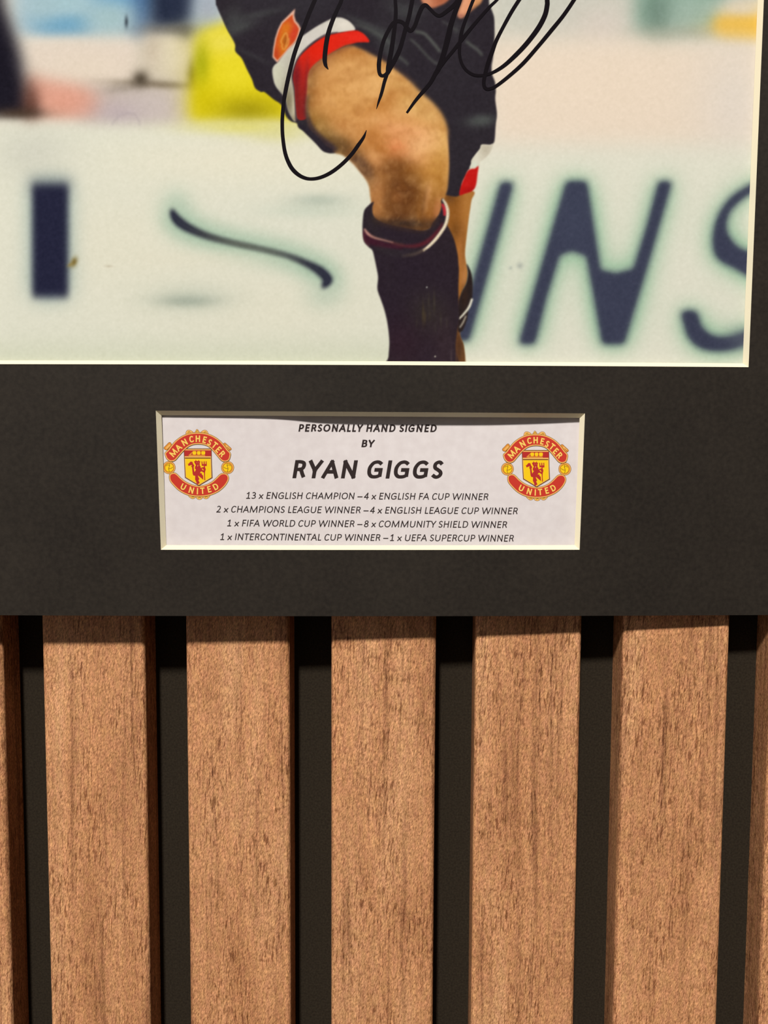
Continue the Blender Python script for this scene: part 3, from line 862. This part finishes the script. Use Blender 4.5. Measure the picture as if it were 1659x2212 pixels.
PRINT_GAIN = np.array((0.985, 1.0, 1.045))   # ink set against the warm lamp
x0p, x1p = PLX - 2.0, float(p_br[0]) + 6.0
STEP = 0.17
gx = np.arange(x0p, x1p + STEP, STEP)
zlo, zmid = float(min(photo_op[0][1], photo_op[1][1])) - 1.5, 120.5
gz = np.concatenate([np.arange(zlo, zmid, STEP), np.linspace(zmid, ZT + 2, 260)])
GX, GZ = np.meshgrid(gx, gz)
pos = P3(GX, GZ, DEP_P)
ppx, ppy = to_px(GX, -hfun(GX) + DEP_P, GZ)
rgb = sample(ppx, ppy)
# above the frame the print goes on: blurred stand, dark shirt
upz = np.clip((GZ - zmid) / 5.0, 0, 1)[..., None]
top_row = blur(img[2:8].mean(0)[None].repeat(3, 0)[..., 0], 60, 0), blur(img[2:8].mean(0)[None].repeat(3, 0)[..., 1], 60, 0), blur(img[2:8].mean(0)[None].repeat(3, 0)[..., 2], 60, 0)
ui = np.clip(ppx - PX0, 0, RW - 1).astype(int)
stand = np.stack([t_[1][ui] for t_ in top_row], -1) * .6 + np.array((196, 198, 190.0)) * .4
bodyw = 37 - 5 * np.sin((GZ - 120) / 34.0)
shirt = np.clip((bodyw - np.abs(GX + 8)) / .8 + .5, 0, 1) * np.clip((232 - GZ - .12 * np.abs(GX + 8)) / 1.0, 0, 1)
alt = stand + (np.array((42, 36, 42.0)) - stand) * shirt[..., None]
rgb = rgb * (1 - upz) + alt * upz
lc = lin(np.clip(rgb, 0, 255)) * PRINT_GAIN
lc = np.clip(lc, 0, .93)
ny, nx = GX.shape
me = bpy.data.meshes.new('photo_print')
idx = np.arange(nx * ny).reshape(ny, nx)
quads = np.stack([idx[:-1, :-1], idx[:-1, 1:], idx[1:, 1:], idx[1:, :-1]], -1).reshape(-1, 4)
me.vertices.add(nx * ny)
me.vertices.foreach_set('co', pos.reshape(-1).astype(np.float32))
me.loops.add(quads.size)
me.loops.foreach_set('vertex_index', quads.reshape(-1).astype(np.int32))
me.polygons.add(len(quads))
me.polygons.foreach_set('loop_start', np.arange(0, quads.size, 4, dtype=np.int32))
me.polygons.foreach_set('use_smooth', np.ones(len(quads), dtype=bool))
ca = me.color_attributes.new('ink', 'FLOAT_COLOR', 'POINT')
ca.data.foreach_set('color', np.concatenate([lc, np.ones((ny, nx, 1))], -1).reshape(-1).astype(np.float32))
me.update(calc_edges=True)
me.validate()
m_print = mat('satin photo print', (255, 255, 255), 0.6, 0.015)
at = node(m_print, 'ShaderNodeVertexColor', layer_name='ink')
m_print.node_tree.links.new(at.outputs['Color'], bsdf(m_print).inputs['Base Color'])
me.materials.append(m_print)
photo = bpy.data.objects.new('photo_print', me)
C.objects.link(photo)
photo.parent = mount
photo.matrix_parent_inverse = parent_inverse(mount)
photo['label'] = 'colour print of a footballer in black shorts and socks'

# ---- felt-pen signature lying on the print
SIG = [
    ([(690, -28), (680, 0), (667.6, 29), (654.5, 63.6), (644.5, 90.7), (634.8, 119.6), (625, 158), (617.5, 193), (613, 220), (610.6, 244), (609.6, 267), (610.8, 296), (616, 330.5), (625.6, 355.5), (637, 371), (652.6, 382), (670, 386.4), (691, 383.5), (714, 373), (737.5, 355.5), (758.7, 334), (774, 313), (785.7, 295.7), (791.5, 281)],
     [9, 9, 9, 9, 9, 9, 9, 9, 8, 8, 8, 8, 8.5, 9, 9, 8, 7, 7.5, 8, 8, 8, 8, 6, 1]),
    ([(742, -28), (737.5, 0), (727.4, 23), (719.7, 40.5), (712, 61.7), (707, 81), (703.3, 104), (701.4, 127), (703.3, 140), (709, 149.5)], [7, 8, 8, 9, 9.5, 10, 10, 10, 8, 1.5]),
    ([(853, -28), (853.8, 0), (855, 23), (853.8, 46), (850.5, 73), (845.5, 108), (841.5, 128), (837.5, 146), (835, 156)], [7, 7.5, 8, 8.5, 9, 10, 10, 8, 4]),
    ([(895, -28), (890.5, 0), (883.7, 34.7), (877, 57.9), (871, 81), (863.5, 106), (853.8, 127), (845, 142.7), (836.5, 158), (827, 163.6), (820, 158.5), (818.5, 140), (821.5, 115.7), (829, 86.8), (840, 63.7), (849, 50), (859.6, 45.5), (871, 49.5), (879, 60), (887.6, 66), (896.5, 54), (904, 32.8), (911.7, 15.4), (919.4, 10.8), (929, 19), (940, 30), (950, 33.5), (963.8, 25), (982, 9.6), (992, -6), (1003, -28)],
     [9, 9, 9, 9, 9, 9.5, 10, 10, 9, 7, 8, 9.5, 9, 8, 8, 8, 8, 8, 9, 8, 8, 9, 9, 8, 7, 7, 7.5, 8, 9, 8, 7]),
    ([(840, 146), (836.5, 158), (830.7, 175.5), (826, 194), (822.5, 206), (817, 222), (813, 235)], [7, 8, 7.5, 7, 6.5, 4, .8]),
    ([(1001, -28), (993.5, 0), (985, 21), (975, 50), (967.6, 81), (958.5, 115.7), (948.5, 144.7), (940, 160), (929, 179.4), (911.7, 200), (896, 219), (878.6, 243.5)], [9, 9, 10, 11, 12, 11, 11, 9, 8, 8, 6.5, 4.5]),
    ([(1098, -28), (1073, 0), (1057, 15.4), (1028, 48), (1001, 81), (980, 108), (962, 130), (946, 152)], [6, 6, 6.5, 7, 8, 7, 6.5, 6]),
    ([(1035, -28), (1022, 0), (1010, 31), (999, 61.7), (994, 86.8), (992.5, 115.7), (998, 138), (1009, 153), (1025, 162), (1043, 162.5), (1063, 157), (1088, 142), (1115, 117.7), (1140, 90.7), (1163, 59.8), (1177, 32.8), (1181.8, 11.6), (1182, 0), (1180, -28)],
     [7, 7, 7, 7.5, 8, 7, 6.5, 6.5, 6.5, 6, 6.5, 8, 9.5, 10, 10.5, 10.5, 10.5, 10.5, 10]),
    ([(1140, -28), (1121, 0), (1104, 27), (1085, 61.7), (1071.5, 88.7), (1063, 112), (1054, 137), (1047, 164), (1045, 181), (1049.5, 191), (1059, 191.5), (1072.6, 185), (1099.6, 164), (1130.5, 136), (1163, 99), (1192, 64), (1217, 33), (1239.5, 0), (1256, -28)],
     [8, 8, 8, 7.5, 8, 9, 9, 8, 8, 7, 6.5, 7, 7.5, 8, 8, 8.5, 8, 8, 8]),
]
V, Fc = [], []
DEP_S = DEP_P - 0.03
for si, (pp, ww) in enumerate(SIG):
    pp, ww = list(pp), list(ww)
    for e0, e1, ins in ((0, 1, 0), (-1, -2, None)):        # run the strokes on above the crop of the photo
        if pp[e0][1] == -28:
            dx_, dy_ = pp[e0][0] - pp[e1][0], pp[e0][1] - pp[e1][1]
            q_ = (pp[e0][0] + dx_ * 2.4, pp[e0][1] + dy_ * 2.4)
            pp.insert(0, q_) if ins == 0 else pp.append(q_)
            ww.insert(0, 4) if ins == 0 else ww.append(4)
    c, a, b = ribbon(pp, ww, 8)
    dep = DEP_S - 0.006 * si - np.linspace(0, .03, len(c))
    xa_, za_ = on_board(a[:, 0], a[:, 1], dep)
    xb_, zb_ = on_board(b[:, 0], b[:, 1], dep)
    base = len(V)
    for q in zip(P3(xa_, za_, dep), P3(xb_, zb_, dep)):
        V += list(q)
    Fc += [(base + 2 * i, base + 2 * i + 2, base + 2 * i + 3, base + 2 * i + 1) for i in range(len(c) - 1)]
sig = mesh_obj('signature', V, Fc, mat('black felt pen ink', (16, 9, 15), 0.6, 0.04), photo)
sig['label'] = 'looping black felt-pen signature'

# ------------------------------------------------------------------ caption card
top_px = [(300, 1.6), (345, 1.65), (480, 1.75), (560, 1.85), (600, 2.0), (640, 2.35), (690, 3.0), (760, 3.3), (830, 3.4), (940, 3.4), (1040, 3.3), (1100, 3.1), (1180, 2.7), (1255, 2.2), (1310, 2.0)]
tx_mm = [float(on_board(p, 895, 2.0)[0]) for p, _ in top_px]
TOPC = catmull(list(zip(tx_mm, [d for _, d in top_px])), False, 10)
ZCT, ZCB = card_op[3][1], card_op[0][1]


def card_dep(x, z):
    top = np.interp(x, TOPC[:, 0], TOPC[:, 1])
    t = np.clip((z - ZCB) / (ZCT - ZCB), 0, 1.05)
    return T + 0.08 + (top - T - 0.08) * t ** 1.3


m_card = mat('white printed card', (228, 220, 220), 0.75, 0.2)
gxc = np.linspace(card_op[3][0] - 3, card_op[2][0] + 3, 150)
gzc = np.linspace(ZCB - 1.0, ZCT + 3, 40)
A, B_ = np.meshgrid(gxc, gzc)
pc = P3(A, B_, card_dep(A, B_))
n1, n2 = A.shape
ii = np.arange(n1 * n2).reshape(n1, n2)
qd = np.stack([ii[:-1, :-1], ii[:-1, 1:], ii[1:, 1:], ii[1:, :-1]], -1).reshape(-1, 4)
card = mesh_obj('caption_card', pc.reshape(-1, 3), qd.tolist(), m_card, mount, smooth=True)
card['label'] = 'white caption card with two red crests and italic lettering'
nt = m_card.node_tree
gp = node(m_card, 'ShaderNodeNewGeometry')
tx = node(m_card, 'ShaderNodeTexNoise'); tx.inputs['Scale'].default_value = 420; tx.inputs['Detail'].default_value = 4
rp = node(m_card, 'ShaderNodeValToRGB')
rp.color_ramp.elements[0].position = 0.3; rp.color_ramp.elements[0].color = (*lin((223, 214, 211)), 1)
rp.color_ramp.elements[1].position = 0.7; rp.color_ramp.elements[1].color = (*lin((231, 223, 220)), 1)
nt.links.new(gp.outputs['Position'], tx.inputs['Vector']); nt.links.new(tx.outputs['Fac'], rp.inputs['Fac']); nt.links.new(rp.outputs['Color'], bsdf(m_card).inputs['Base Color'])


def on_card(px, py, lift):
    return on_board(px, py, lambda x, z: card_dep(x, z) - lift)


def card_pts(p, lift):
    p = np.asarray(p, float)
    x, z = on_card(p[:, 0], p[:, 1], lift)
    return P3(x, z, card_dep(x, z) - lift)


# stroke alphabet: advance (cap heights), left and right bearing, strokes in a unit box
ADV = dict(A=1185, B=1114, C=1092, D=1260, E=1000, F=941, G=1292, H=1276, I=516, L=861, M=1751, N=1322, O=1356, P=1058, R=1112, S=941, T=998, U=1314, W=1822, Y=998, x=887)
l_, c_ = 'l', 'c'
GL = {
    'A': (.01, .01, [(l_, [(0, 0), (.5, 1), (1, 0)]), (l_, [(.21, .33), (.79, .33)])]),
    'B': (.13, .06, [(l_, [(0, 0), (0, 1)]), (c_, [(0, 1), (.42, 1), (.82, .94), (.88, .78), (.8, .6), (.45, .53), (0, .53)]), (c_, [(.45, .53), (.85, .47), (1, .28), (.88, .07), (.45, 0), (0, 0)])]),
    'C': (.07, .05, [(c_, [(1, .86), (.8, .97), (.55, 1), (.25, .91), (.04, .66), (.0, .45), (.07, .19), (.28, .03), (.55, 0), (.82, .05), (1, .15)])]),
    'D': (.13, .07, [(l_, [(0, 0), (0, 1)]), (c_, [(0, 1), (.4, 1), (.75, .93), (.96, .7), (1, .5), (.95, .27), (.72, .06), (.38, 0), (0, 0)])]),
    'E': (.13, .07, [(l_, [(0, 0), (0, 1)]), (l_, [(0, 1), (1, 1)]), (l_, [(0, .53), (.86, .53)]), (l_, [(0, 0), (1, 0)])]),
    'F': (.13, .05, [(l_, [(0, 0), (0, 1)]), (l_, [(0, 1), (1, 1)]), (l_, [(0, .5), (.9, .5)])]),
    'G': (.07, .11, [(c_, [(.97, .88), (.78, .98), (.55, 1), (.27, .92), (.05, .68), (0, .46), (.06, .2), (.27, .03), (.55, 0), (.8, .03), (1, .11)]), (l_, [(1, .11), (1, .47)]), (l_, [(1, .47), (.6, .47)])]),
    'H': (.13, .13, [(l_, [(0, 0), (0, 1)]), (l_, [(1, 0), (1, 1)]), (l_, [(0, .53), (1, .53)])]),
    'I': (.13, .13, [(l_, [(.5, 0), (.5, 1)])]),
    'L': (.13, .03, [(l_, [(0, 1), (0, 0)]), (l_, [(0, 0), (1, 0)])]),
    'M': (.12, .12, [(l_, [(0, 0), (.06, 1)]), (l_, [(.06, 1), (.5, .03)]), (l_, [(.5, .03), (.94, 1)]), (l_, [(.94, 1), (1, 0)])]),
    'N': (.13, .13, [(l_, [(0, 0), (0, 1)]), (l_, [(0, 1), (1, 0)]), (l_, [(1, 0), (1, 1)])]),
    'O': (.07, .07, [(c_, [(.5, 1), (.22, .93), (.04, .72), (0, .5), (.04, .27), (.22, .07), (.5, 0), (.78, .07), (.96, .27), (1, .5), (.96, .73), (.78, .93), (.5, 1)])]),
    'P': (.13, .05, [(l_, [(0, 0), (0, 1)]), (c_, [(0, 1), (.45, 1), (.85, .92), (1, .72), (.88, .5), (.5, .41), (0, .41)])]),
    'R': (.13, .05, [(l_, [(0, 0), (0, 1)]), (c_, [(0, 1), (.42, 1), (.78, .93), (.88, .75), (.76, .56), (.4, .49), (0, .49)]), (c_, [(.4, .49), (.64, .42), (.78, .24), (1, 0)])]),
    'S': (.06, .06, [(c_, [(.93, .89), (.7, .99), (.45, 1), (.14, .9), (.07, .74), (.18, .6), (.5, .5), (.85, .38), (1, .24), (.9, .09), (.6, .0), (.3, .01), (0, .11)])]),
    'T': (.01, .01, [(l_, [(0, 1), (1, 1)]), (l_, [(.5, 1), (.5, 0)])]),
    'U': (.12, .12, [(c_, [(0, 1), (0, .6), (0, .35), (.1, .12), (.32, .01), (.5, 0), (.68, .01), (.9, .12), (1, .35), (1, .6), (1, 1)])]),
    'W': (.02, .02, [(l_, [(0, 1), (.25, 0)]), (l_, [(.25, 0), (.5, .98)]), (l_, [(.5, .98), (.75, 0)]), (l_, [(.75, 0), (1, 1)])]),
    'Y': (.0, .0, [(l_, [(0, 1), (.5, .42)]), (l_, [(1, 1), (.5, .42)]), (l_, [(.5, .42), (.5, 0)])]),
    '1': (.12, .08, [(l_, [(0, .8), (.5, 1)]), (l_, [(.5, 1), (.5, 0)]), (l_, [(0, 0), (1, 0)])]),
    '2': (.09, .08, [(c_, [(.04, .87), (.25, .98), (.5, 1), (.82, .9), (.88, .72), (.75, .5), (.4, .22), (0, 0)]), (l_, [(0, 0), (1, 0)])]),
    '3': (.09, .08, [(c_, [(.05, .92), (.3, 1), (.6, .99), (.88, .85), (.86, .68), (.68, .55), (.3, .52)]), (c_, [(.3, .52), (.8, .46), (1, .27), (.88, .08), (.5, 0), (.2, .01), (0, .07)])]),
    '4': (.04, .04, [(l_, [(.72, 0), (.72, 1)]), (l_, [(.72, 1), (0, .28)]), (l_, [(0, .28), (1, .28)])]),
    '8': (.07, .07, [(c_, [(.5, .53), (.18, .64), (.1, .78), (.2, .94), (.5, 1), (.8, .94), (.9, .78), (.82, .64), (.5, .53), (.12, .4), (0, .24), (.14, .06), (.5, 0), (.86, .06), (1, .24), (.88, .4), (.5, .53)])]),
    'x': (.03, .03, [(l_, [(0, 0), (1, .68)]), (l_, [(0, .68), (1, 0)])]),
    '-': (.0, .0, [(l_, [(0, .36), (1, .36)])]),
}


def adv(ch):
    if ch == ' ': return 463 / 1294
    if ch == '-': return 1000 / 1294
    if ch == '~': return 230 / 1294
    return ADV.get(ch, 1038) / 1294


def glyph_strips(ch, st):
    """stroke outlines of a glyph in cap-height units (origin at left of advance box, baseline)"""
    ls, rs, strokes = GL[ch]
    a = adv(ch)
    x0, x1 = ls + st / 2, a - rs - st / 2
    y0, y1 = st / 2 * .9, 1 - st / 2 * .9
    out = []
    for kind, pts in strokes:
        p = np.array(pts, float)
        p = np.stack([x0 + p[:, 0] * (x1 - x0), y0 + p[:, 1] * (y1 - y0)], 1)
        if ch == 'x': p[:, 1] = y0 + (np.array(pts)[:, 1] / .68) * (.68 - 2 * y0)
        if kind == 'c':
            p = catmull(p, False, 5)
        t = np.gradient(p, axis=0) if len(p) > 2 else np.repeat((p[1:] - p[:-1]), 2, axis=0)
        if kind == 'l' and len(p) > 2:
            for i in range(len(p) - 1):
                out.append(seg(p[i], p[i + 1], st))
            continue
        if kind == 'l':
            out.append(seg(p[0], p[1], st))
            continue
        t /= np.linalg.norm(t, axis=1, keepdims=True)
        p[0] -= t[0] * st * .2; p[-1] += t[-1] * st * .2
        n = np.stack([-t[:, 1], t[:, 0]], 1) * st / 2
        n[:, 1] *= .9
        out.append((p + n, p - n))
    return out


def seg(a, b, st):
    t = (b - a) / np.linalg.norm(b - a)
    n = np.array([-t[1], t[0]]) * st / 2
    e = t * st * .45
    return (np.array([a - e + n, b + e + n]), np.array([a - e - n, b + e - n]))


def text_mesh(parts, lift):
    """parts: list of (left pts, right pts) in photo pixels -> verts, faces on the card"""
    V, Fc = [], []
    for n_, (a, b) in enumerate(parts):
        k0 = len(V)
        lf = lift + .004 * (n_ % 4) + np.linspace(0, .003, len(a))
        pa, pb = card_pts(a, lf), card_pts(b, lf)
        for q in zip(pa, pb):
            V += list(q)
        Fc += [(k0 + 2 * i, k0 + 2 * i + 2, k0 + 2 * i + 3, k0 + 2 * i + 1) for i in range(len(a) - 1)]
    return V, Fc


m_ink = mat('dark brown printer ink', (46, 35, 33), 0.7, 0.2)
LINES = [
    ('PERSONALLY HAND SIGNED', 644.5, 943.5, 932.4, 933.4, 16.2, .215),
    ('BY', 780.5, 810.5, 965.9, 966.1, 16.0, .215),
    ('RYAN GIGGS', 631.5, 958.5, 1033.0, 1034.0, 39.2, .205),
    ('13 x ENGLISH CHAMPION -~4 x ENGLISH FA CUP WINNER', 531.5, 1055.0, 1077.3, 1080.2, 14.4, .142),
    ('2 x CHAMPIONS LEAGUE WINNER -~4 x ENGLISH LEAGUE CUP WINNER', 467.0, 1118.5, 1106.9, 1111.0, 14.4, .142),
    ('1 x FIFA WORLD CUP WINNER -~8 x COMMUNITY SHIELD WINNER', 490.5, 1095.5, 1136.9, 1140.5, 14.4, .142),
    ('1 x INTERCONTINENTAL CUP WINNER -~1 x UEFA SUPERCUP WINNER', 475.5, 1110.0, 1166.5, 1170.0, 14.4, .142),
]
SH = .165
for txt, xs, xe, bs, be, cap, st in LINES:
    parts, x = [], 0.0
    for ch in txt:
        if ch not in ' ~':
            for a, b in glyph_strips(ch, st):
                parts.append((a + (x, 0), b + (x, 0)))
        x += adv(ch) * (1.0 if st < .2 else 1.03)
    sh = lambda p: np.stack([p[:, 0] + SH * p[:, 1], p[:, 1]], 1)
    parts = [(sh(a), sh(b)) for a, b in parts]
    allp = np.vstack([q for ab in parts for q in ab])
    mn, mx = allp[:, 0].min(), allp[:, 0].max()
    kx = (xe - xs) / (mx - mn)

    def topx(p):
        X = xs + (p[:, 0] - mn) * kx
        return np.stack([X, bs + (be - bs) * (X - xs) / (xe - xs) - p[:, 1] * cap], 1)
    V, Fc = text_mesh([(topx(a), topx(b)) for a, b in parts], 0.03)
    mesh_obj('caption_line', V, Fc, m_ink, card)

# ---- crests
CM = [mat('crest brown outline', (112, 66, 22), .7, .2), mat('crest pale gold', (244, 186, 100), .7, .2), mat('crest red', (204, 56, 40), .7, .2), mat('crest yellow', (252, 206, 16), .7, .2),
      mat('crest deep red', (186, 44, 40), .7, .2), mat('crest lettering gold', (252, 212, 104), .7, .2), mat('crest orange', (226, 146, 52), .7, .2)]
OUT, GOLD, RED, YEL, DRED, LET, ORA = range(7)


def offset_poly(p, d):
    p = np.asarray(p, float)
    t = np.roll(p, -1, 0) - np.roll(p, 1, 0)
    t /= np.linalg.norm(t, axis=1, keepdims=True)
    n = np.stack([t[:, 1], -t[:, 0]], 1)
    area = 0.5 * np.sum(p[:, 0] * np.roll(p[:, 1], -1) - np.roll(p[:, 0], -1) * p[:, 1])
    return p + n * d * (1 if area > 0 else -1)


from mathutils.geometry import tessellate_polygon


def crest(name_label, fx, fy):
    V, Fc, Mi = [], [], []

    def add(pts, mi, lift):
        pts = np.asarray(pts, float)
        px = np.stack([fx(pts[:, 0]), fy(pts[:, 1])], 1)
        P = [tuple(q) for q in px]
        T3 = [tuple(t) for t in tessellate_polygon([[Vector((q[0], q[1], 0)) for q in px]])]
        big = max((math.dist(P[t[i]], P[t[i - 1]]) for t in T3 for i in range(3)), default=0)
        while big > 14 and T3:                     # keep the print lying on the curved card
            cache, new = {}, []

            def mid(i, j):
                k_ = (min(i, j), max(i, j))
                if k_ not in cache:
                    cache[k_] = len(P)
                    P.append(((P[i][0] + P[j][0]) / 2, (P[i][1] + P[j][1]) / 2))
                return cache[k_]
            for a_, b_, c_ in T3:
                ab, bc, ac = mid(a_, b_), mid(b_, c_), mid(a_, c_)
                new += [(a_, ab, ac), (ab, b_, bc), (ac, bc, c_), (ab, bc, ac)]
            T3 = new
            big /= 2
        b = len(V)
        V.extend(card_pts(np.array(P), lift))
        for t in T3:
            Fc.append(tuple(b + i for i in t)); Mi.append(mi)

    def line(pts, w, mi, lift, spl=True):
        if not spl:
            for i in range(len(pts) - 1):
                a, bb = seg(np.array(pts[i], float), np.array(pts[i + 1], float), w)
                add(np.vstack([a, bb[::-1]]), mi, lift)
            return
        _, a, bb = ribbon(pts, w, 5)
        add(np.vstack([a, bb[::-1]]), mi, lift)

    def outlined(p, lift, o=7, fillm=GOLD, spl=True):
        q = catmull(p, True, 5) if spl else np.array(p, float)
        add(offset_poly(q, o), OUT, lift)
        add(q, fillm, lift + .006)
        return q

    circ = lambda x, y, r, n=28: [(x + r * math.cos(2 * math.pi * i / n), y + r * math.sin(2 * math.pi * i / n)) for i in range(n)]
    # knots and scroll ends
    for p in ([(570, 165), (578, 112), (610, 86), (660, 92), (712, 132), (640, 165)], [(748, 140), (768, 96), (787, 68), (815, 92), (836, 140)], [(858, 140), (918, 90), (970, 92), (998, 124), (1012, 172), (940, 160)],
              [(622, 1385), (668, 1438), (710, 1450), (750, 1430), (775, 1395)], [(770, 1395), (790, 1450), (840, 1466), (884, 1448), (905, 1395)], [(900, 1400), (945, 1448), (1000, 1442), (1045, 1380)]):
        outlined(p, .012, 6, GOLD)
        c = np.mean(p, 0)
        add(circ(c[0] - 8, c[1], 14), YEL, .024)
        line([(c[0] - 24, c[1] + 10), (c[0] + 5, c[1] - 14), (c[0] + 26, c[1] + 8)], 8, OUT, .03)
    for p, l in (([(132, 436), (180, 385), (225, 338), (255, 332), (280, 372), (266, 408), (196, 474), (152, 468)], [(185, 440), (240, 385)]),
                 ([(1318, 356), (1348, 343), (1400, 388), (1468, 452), (1458, 480), (1420, 486), (1340, 424), (1314, 388)], [(1375, 395), (1430, 450)])):
        outlined(p, .012, 7, ORA)
        line(l, 30, GOLD, .024, False)
        line([(l[0][0] + 20, l[0][1] + 28), (l[1][0] + 20, l[1][1] + 28)], 8, OUT, .03, False)
    # balls
    for x, s in ((232, 1), (1398, -1)):
        add(circ(x, 830, 130), OUT, .012); add(circ(x, 830, 122), GOLD, .018); add(circ(x, 830, 108), ORA, .024)
        add(circ(x + 6 * s, 832, 90), OUT, .03); add(circ(x + 6 * s, 832, 84), YEL, .036)
        line([(x + 4 * s, 752), (x + 10 * s, 790), (x - 8 * s, 850), (x + 6 * s, 912)], 9, OUT, .042)
        line([(x - 6 * s, 856), (x + 40 * s, 845), (x + 80 * s, 818)], 9, OUT, .042)
        line([(x + 10 * s, 790), (x - 30 * s, 775), (x - 58 * s, 800)], 8, OUT, .042)
    # lower scroll
    lo = [(236, 1010), (252, 962), (300, 937), (350, 937), (400, 970), (470, 1040), (560, 1110), (670, 1165), (760, 1190), (830, 1198), (900, 1190), (990, 1165), (1090, 1110), (1180, 1030), (1240, 970), (1290, 946), (1350, 946), (1400, 980), (1420, 1040), (1400, 1110), (1340, 1200), (1240, 1290), (1130, 1350), (1010, 1390), (880, 1406), (760, 1404), (640, 1386), (520, 1340), (410, 1270), (310, 1170), (250, 1090)]
    q = outlined(lo, .044, 8)
    add(offset_poly(q, -20), RED, .056)
    # shield
    Z = lambda pts: [(460.9 + x * .4444, 368.7 + y * .4444) for x, y in pts]
    sh_ = [(140, 180), (1390, 180), (1405, 900), (1432, 1500), (820, 1862), (195, 1492), (165, 900)]
    add(Z(sh_), OUT, .062)
    add(Z([(170, 215), (1360, 215), (1372, 900), (1392, 1480), (820, 1822), (232, 1472), (198, 900)]), GOLD, .068)
    add(Z([(165, 265), (1365, 265), (1372, 530), (185, 530)]), DRED, .074)
    add(Z([(190, 590), (1350, 590), (1352, 636), (195, 636)]), OUT, .074)
    add(Z([(226, 640), (1330, 640), (1345, 900), (1360, 1470), (820, 1795), (250, 1462), (222, 900)]), YEL, .074)
    for x0, x1 in ((540, 700), (740, 892), (932, 1100)):
        add(catmull(Z([(x0, 320), (x0 + 40, 300), (x1 - 40, 300), (x1, 320), (x1, 430), (x1 - 40, 460), (x0 + 40, 460), (x0, 430)]), True, 3), YEL, .08)
    add(Z([(350, 492), (480, 370), (560, 305), (470, 472), (1090, 478), (1112, 525), (400, 525)]), ORA, .08)
    dv = [(600, 760), (660, 745), (680, 680), (715, 740), (780, 745), (820, 690), (840, 750), (890, 760), (862, 830), (865, 960), (900, 985), (905, 1060), (960, 1030), (1040, 1010), (1040, 960), (950, 960), (935, 760), (975, 760), (990, 880), (1030, 890), (1035, 760), (1075, 750), (1090, 890), (1130, 860), (1125, 760), (1165, 750), (1180, 960), (1085, 980),
          (1132, 1110), (1100, 1240), (1095, 1400), (1110, 1600), (1065, 1610), (1050, 1270), (950, 1210), (900, 1220), (870, 1290), (940, 1280), (960, 1350), (1010, 1390), (1020, 1590), (930, 1510), (780, 1390), (800, 1470), (850, 1550), (800, 1600), (860, 1730), (760, 1790), (720, 1790), (710, 1700), (650, 1570), (655, 1410), (570, 1390), (540, 1310), (520, 1100),
          (510, 1020), (470, 990), (510, 940), (480, 920), (360, 970), (320, 860), (360, 870), (440, 770), (530, 775), (570, 880), (620, 950), (590, 1010), (600, 1130), (625, 1240), (690, 1130), (640, 1080), (650, 990), (690, 940), (640, 850)]
    add(Z(dv), DRED, .08)
    add(Z([(950, 1085), (985, 1088), (1040, 1145), (1030, 1165), (985, 1145)]), YEL, .086)
    add(Z([(770, 915), (795, 915), (775, 990), (752, 990)]), GOLD, .086); add(Z([(710, 810), (745, 815), (735, 835)]), GOLD, .086); add(Z([(825, 810), (790, 818), (800, 836)]), GOLD, .086)
    # upper scroll over the shield corners
    ups = [(152, 540), (210, 482), (290, 380), (370, 292), (480, 212), (600, 160), (720, 139), (820, 136), (920, 143), (1040, 173), (1150, 226), (1250, 301), (1330, 390), (1390, 470), (1452, 540), (1450, 610), (1428, 672), (1390, 702), (1330, 710), (1270, 685), (1200, 605), (1120, 508), (1050, 435), (980, 391), (900, 369), (810, 362), (720, 371), (640, 401), (570, 450), (490, 530), (420, 610), (360, 678), (300, 704), (240, 698), (184, 650), (158, 592)]
    q = outlined(ups, .09, 8)
    add(offset_poly(q, -20), RED, .102)
    # lettering
    for word in ([('M', 318, 535, 50), ('A', 420, 432, 43), ('N', 540, 327, 30), ('C', 678, 265, 13), ('H', 806, 255, 0), ('E', 938, 276, -14), ('S', 1042, 328, -26), ('T', 1140, 385, -38), ('E', 1213, 470, -44), ('R', 1287, 556, -47)],
                 [('U', 518, 1212, -27), ('N', 677, 1280, -16), ('I', 798, 1300, -2), ('T', 898, 1292, 5), ('E', 1030, 1262, 14), ('D', 1158, 1212, 29)]):
        for ch, x, y, r in word:
            ca_, sa_ = math.cos(math.radians(r)), math.sin(math.radians(r))
            w_ = adv(ch)
            for n_, (a, b) in enumerate(glyph_strips(ch, .20)):
                lf = .116 + .005 * n_ + np.linspace(0, .004, len(a))
                res = []
                for p in (a, b):
                    u = (p[:, 0] - w_ / 2) * 122; w2 = (p[:, 1] - .5) * 128
                    res.append(np.stack([x + u * ca_ - w2 * sa_, y - (u * sa_ + w2 * ca_)], 1))
                k0 = len(V)
                for p in zip(card_pts(np.stack([fx(res[0][:, 0]), fy(res[0][:, 1])], 1), lf), card_pts(np.stack([fx(res[1][:, 0]), fy(res[1][:, 1])], 1), lf)):
                    V.extend(p)
                for i in range(len(a) - 1):
                    Fc.append((k0 + 2 * i, k0 + 2 * i + 2, k0 + 2 * i + 3, k0 + 2 * i + 1)); Mi.append(LET)
    o = mesh_obj('club_crest', V, Fc, CM, card, Mi)
    o['label'] = name_label
    return o


crest('red and gold football crest at the left of the card', lambda x: 340 + x / 9.217, lambda y: 920 + y / 9.217)
# right crest measured separately: balls at (242,850) and (1384,858), knots 30 lower
crest('red and gold football crest at the right of the card', lambda x: 1070 + (240 + (x - 232) * .981) / 9.217, lambda y: 920 + (100 + (y - 68) * .995) / 9.217)
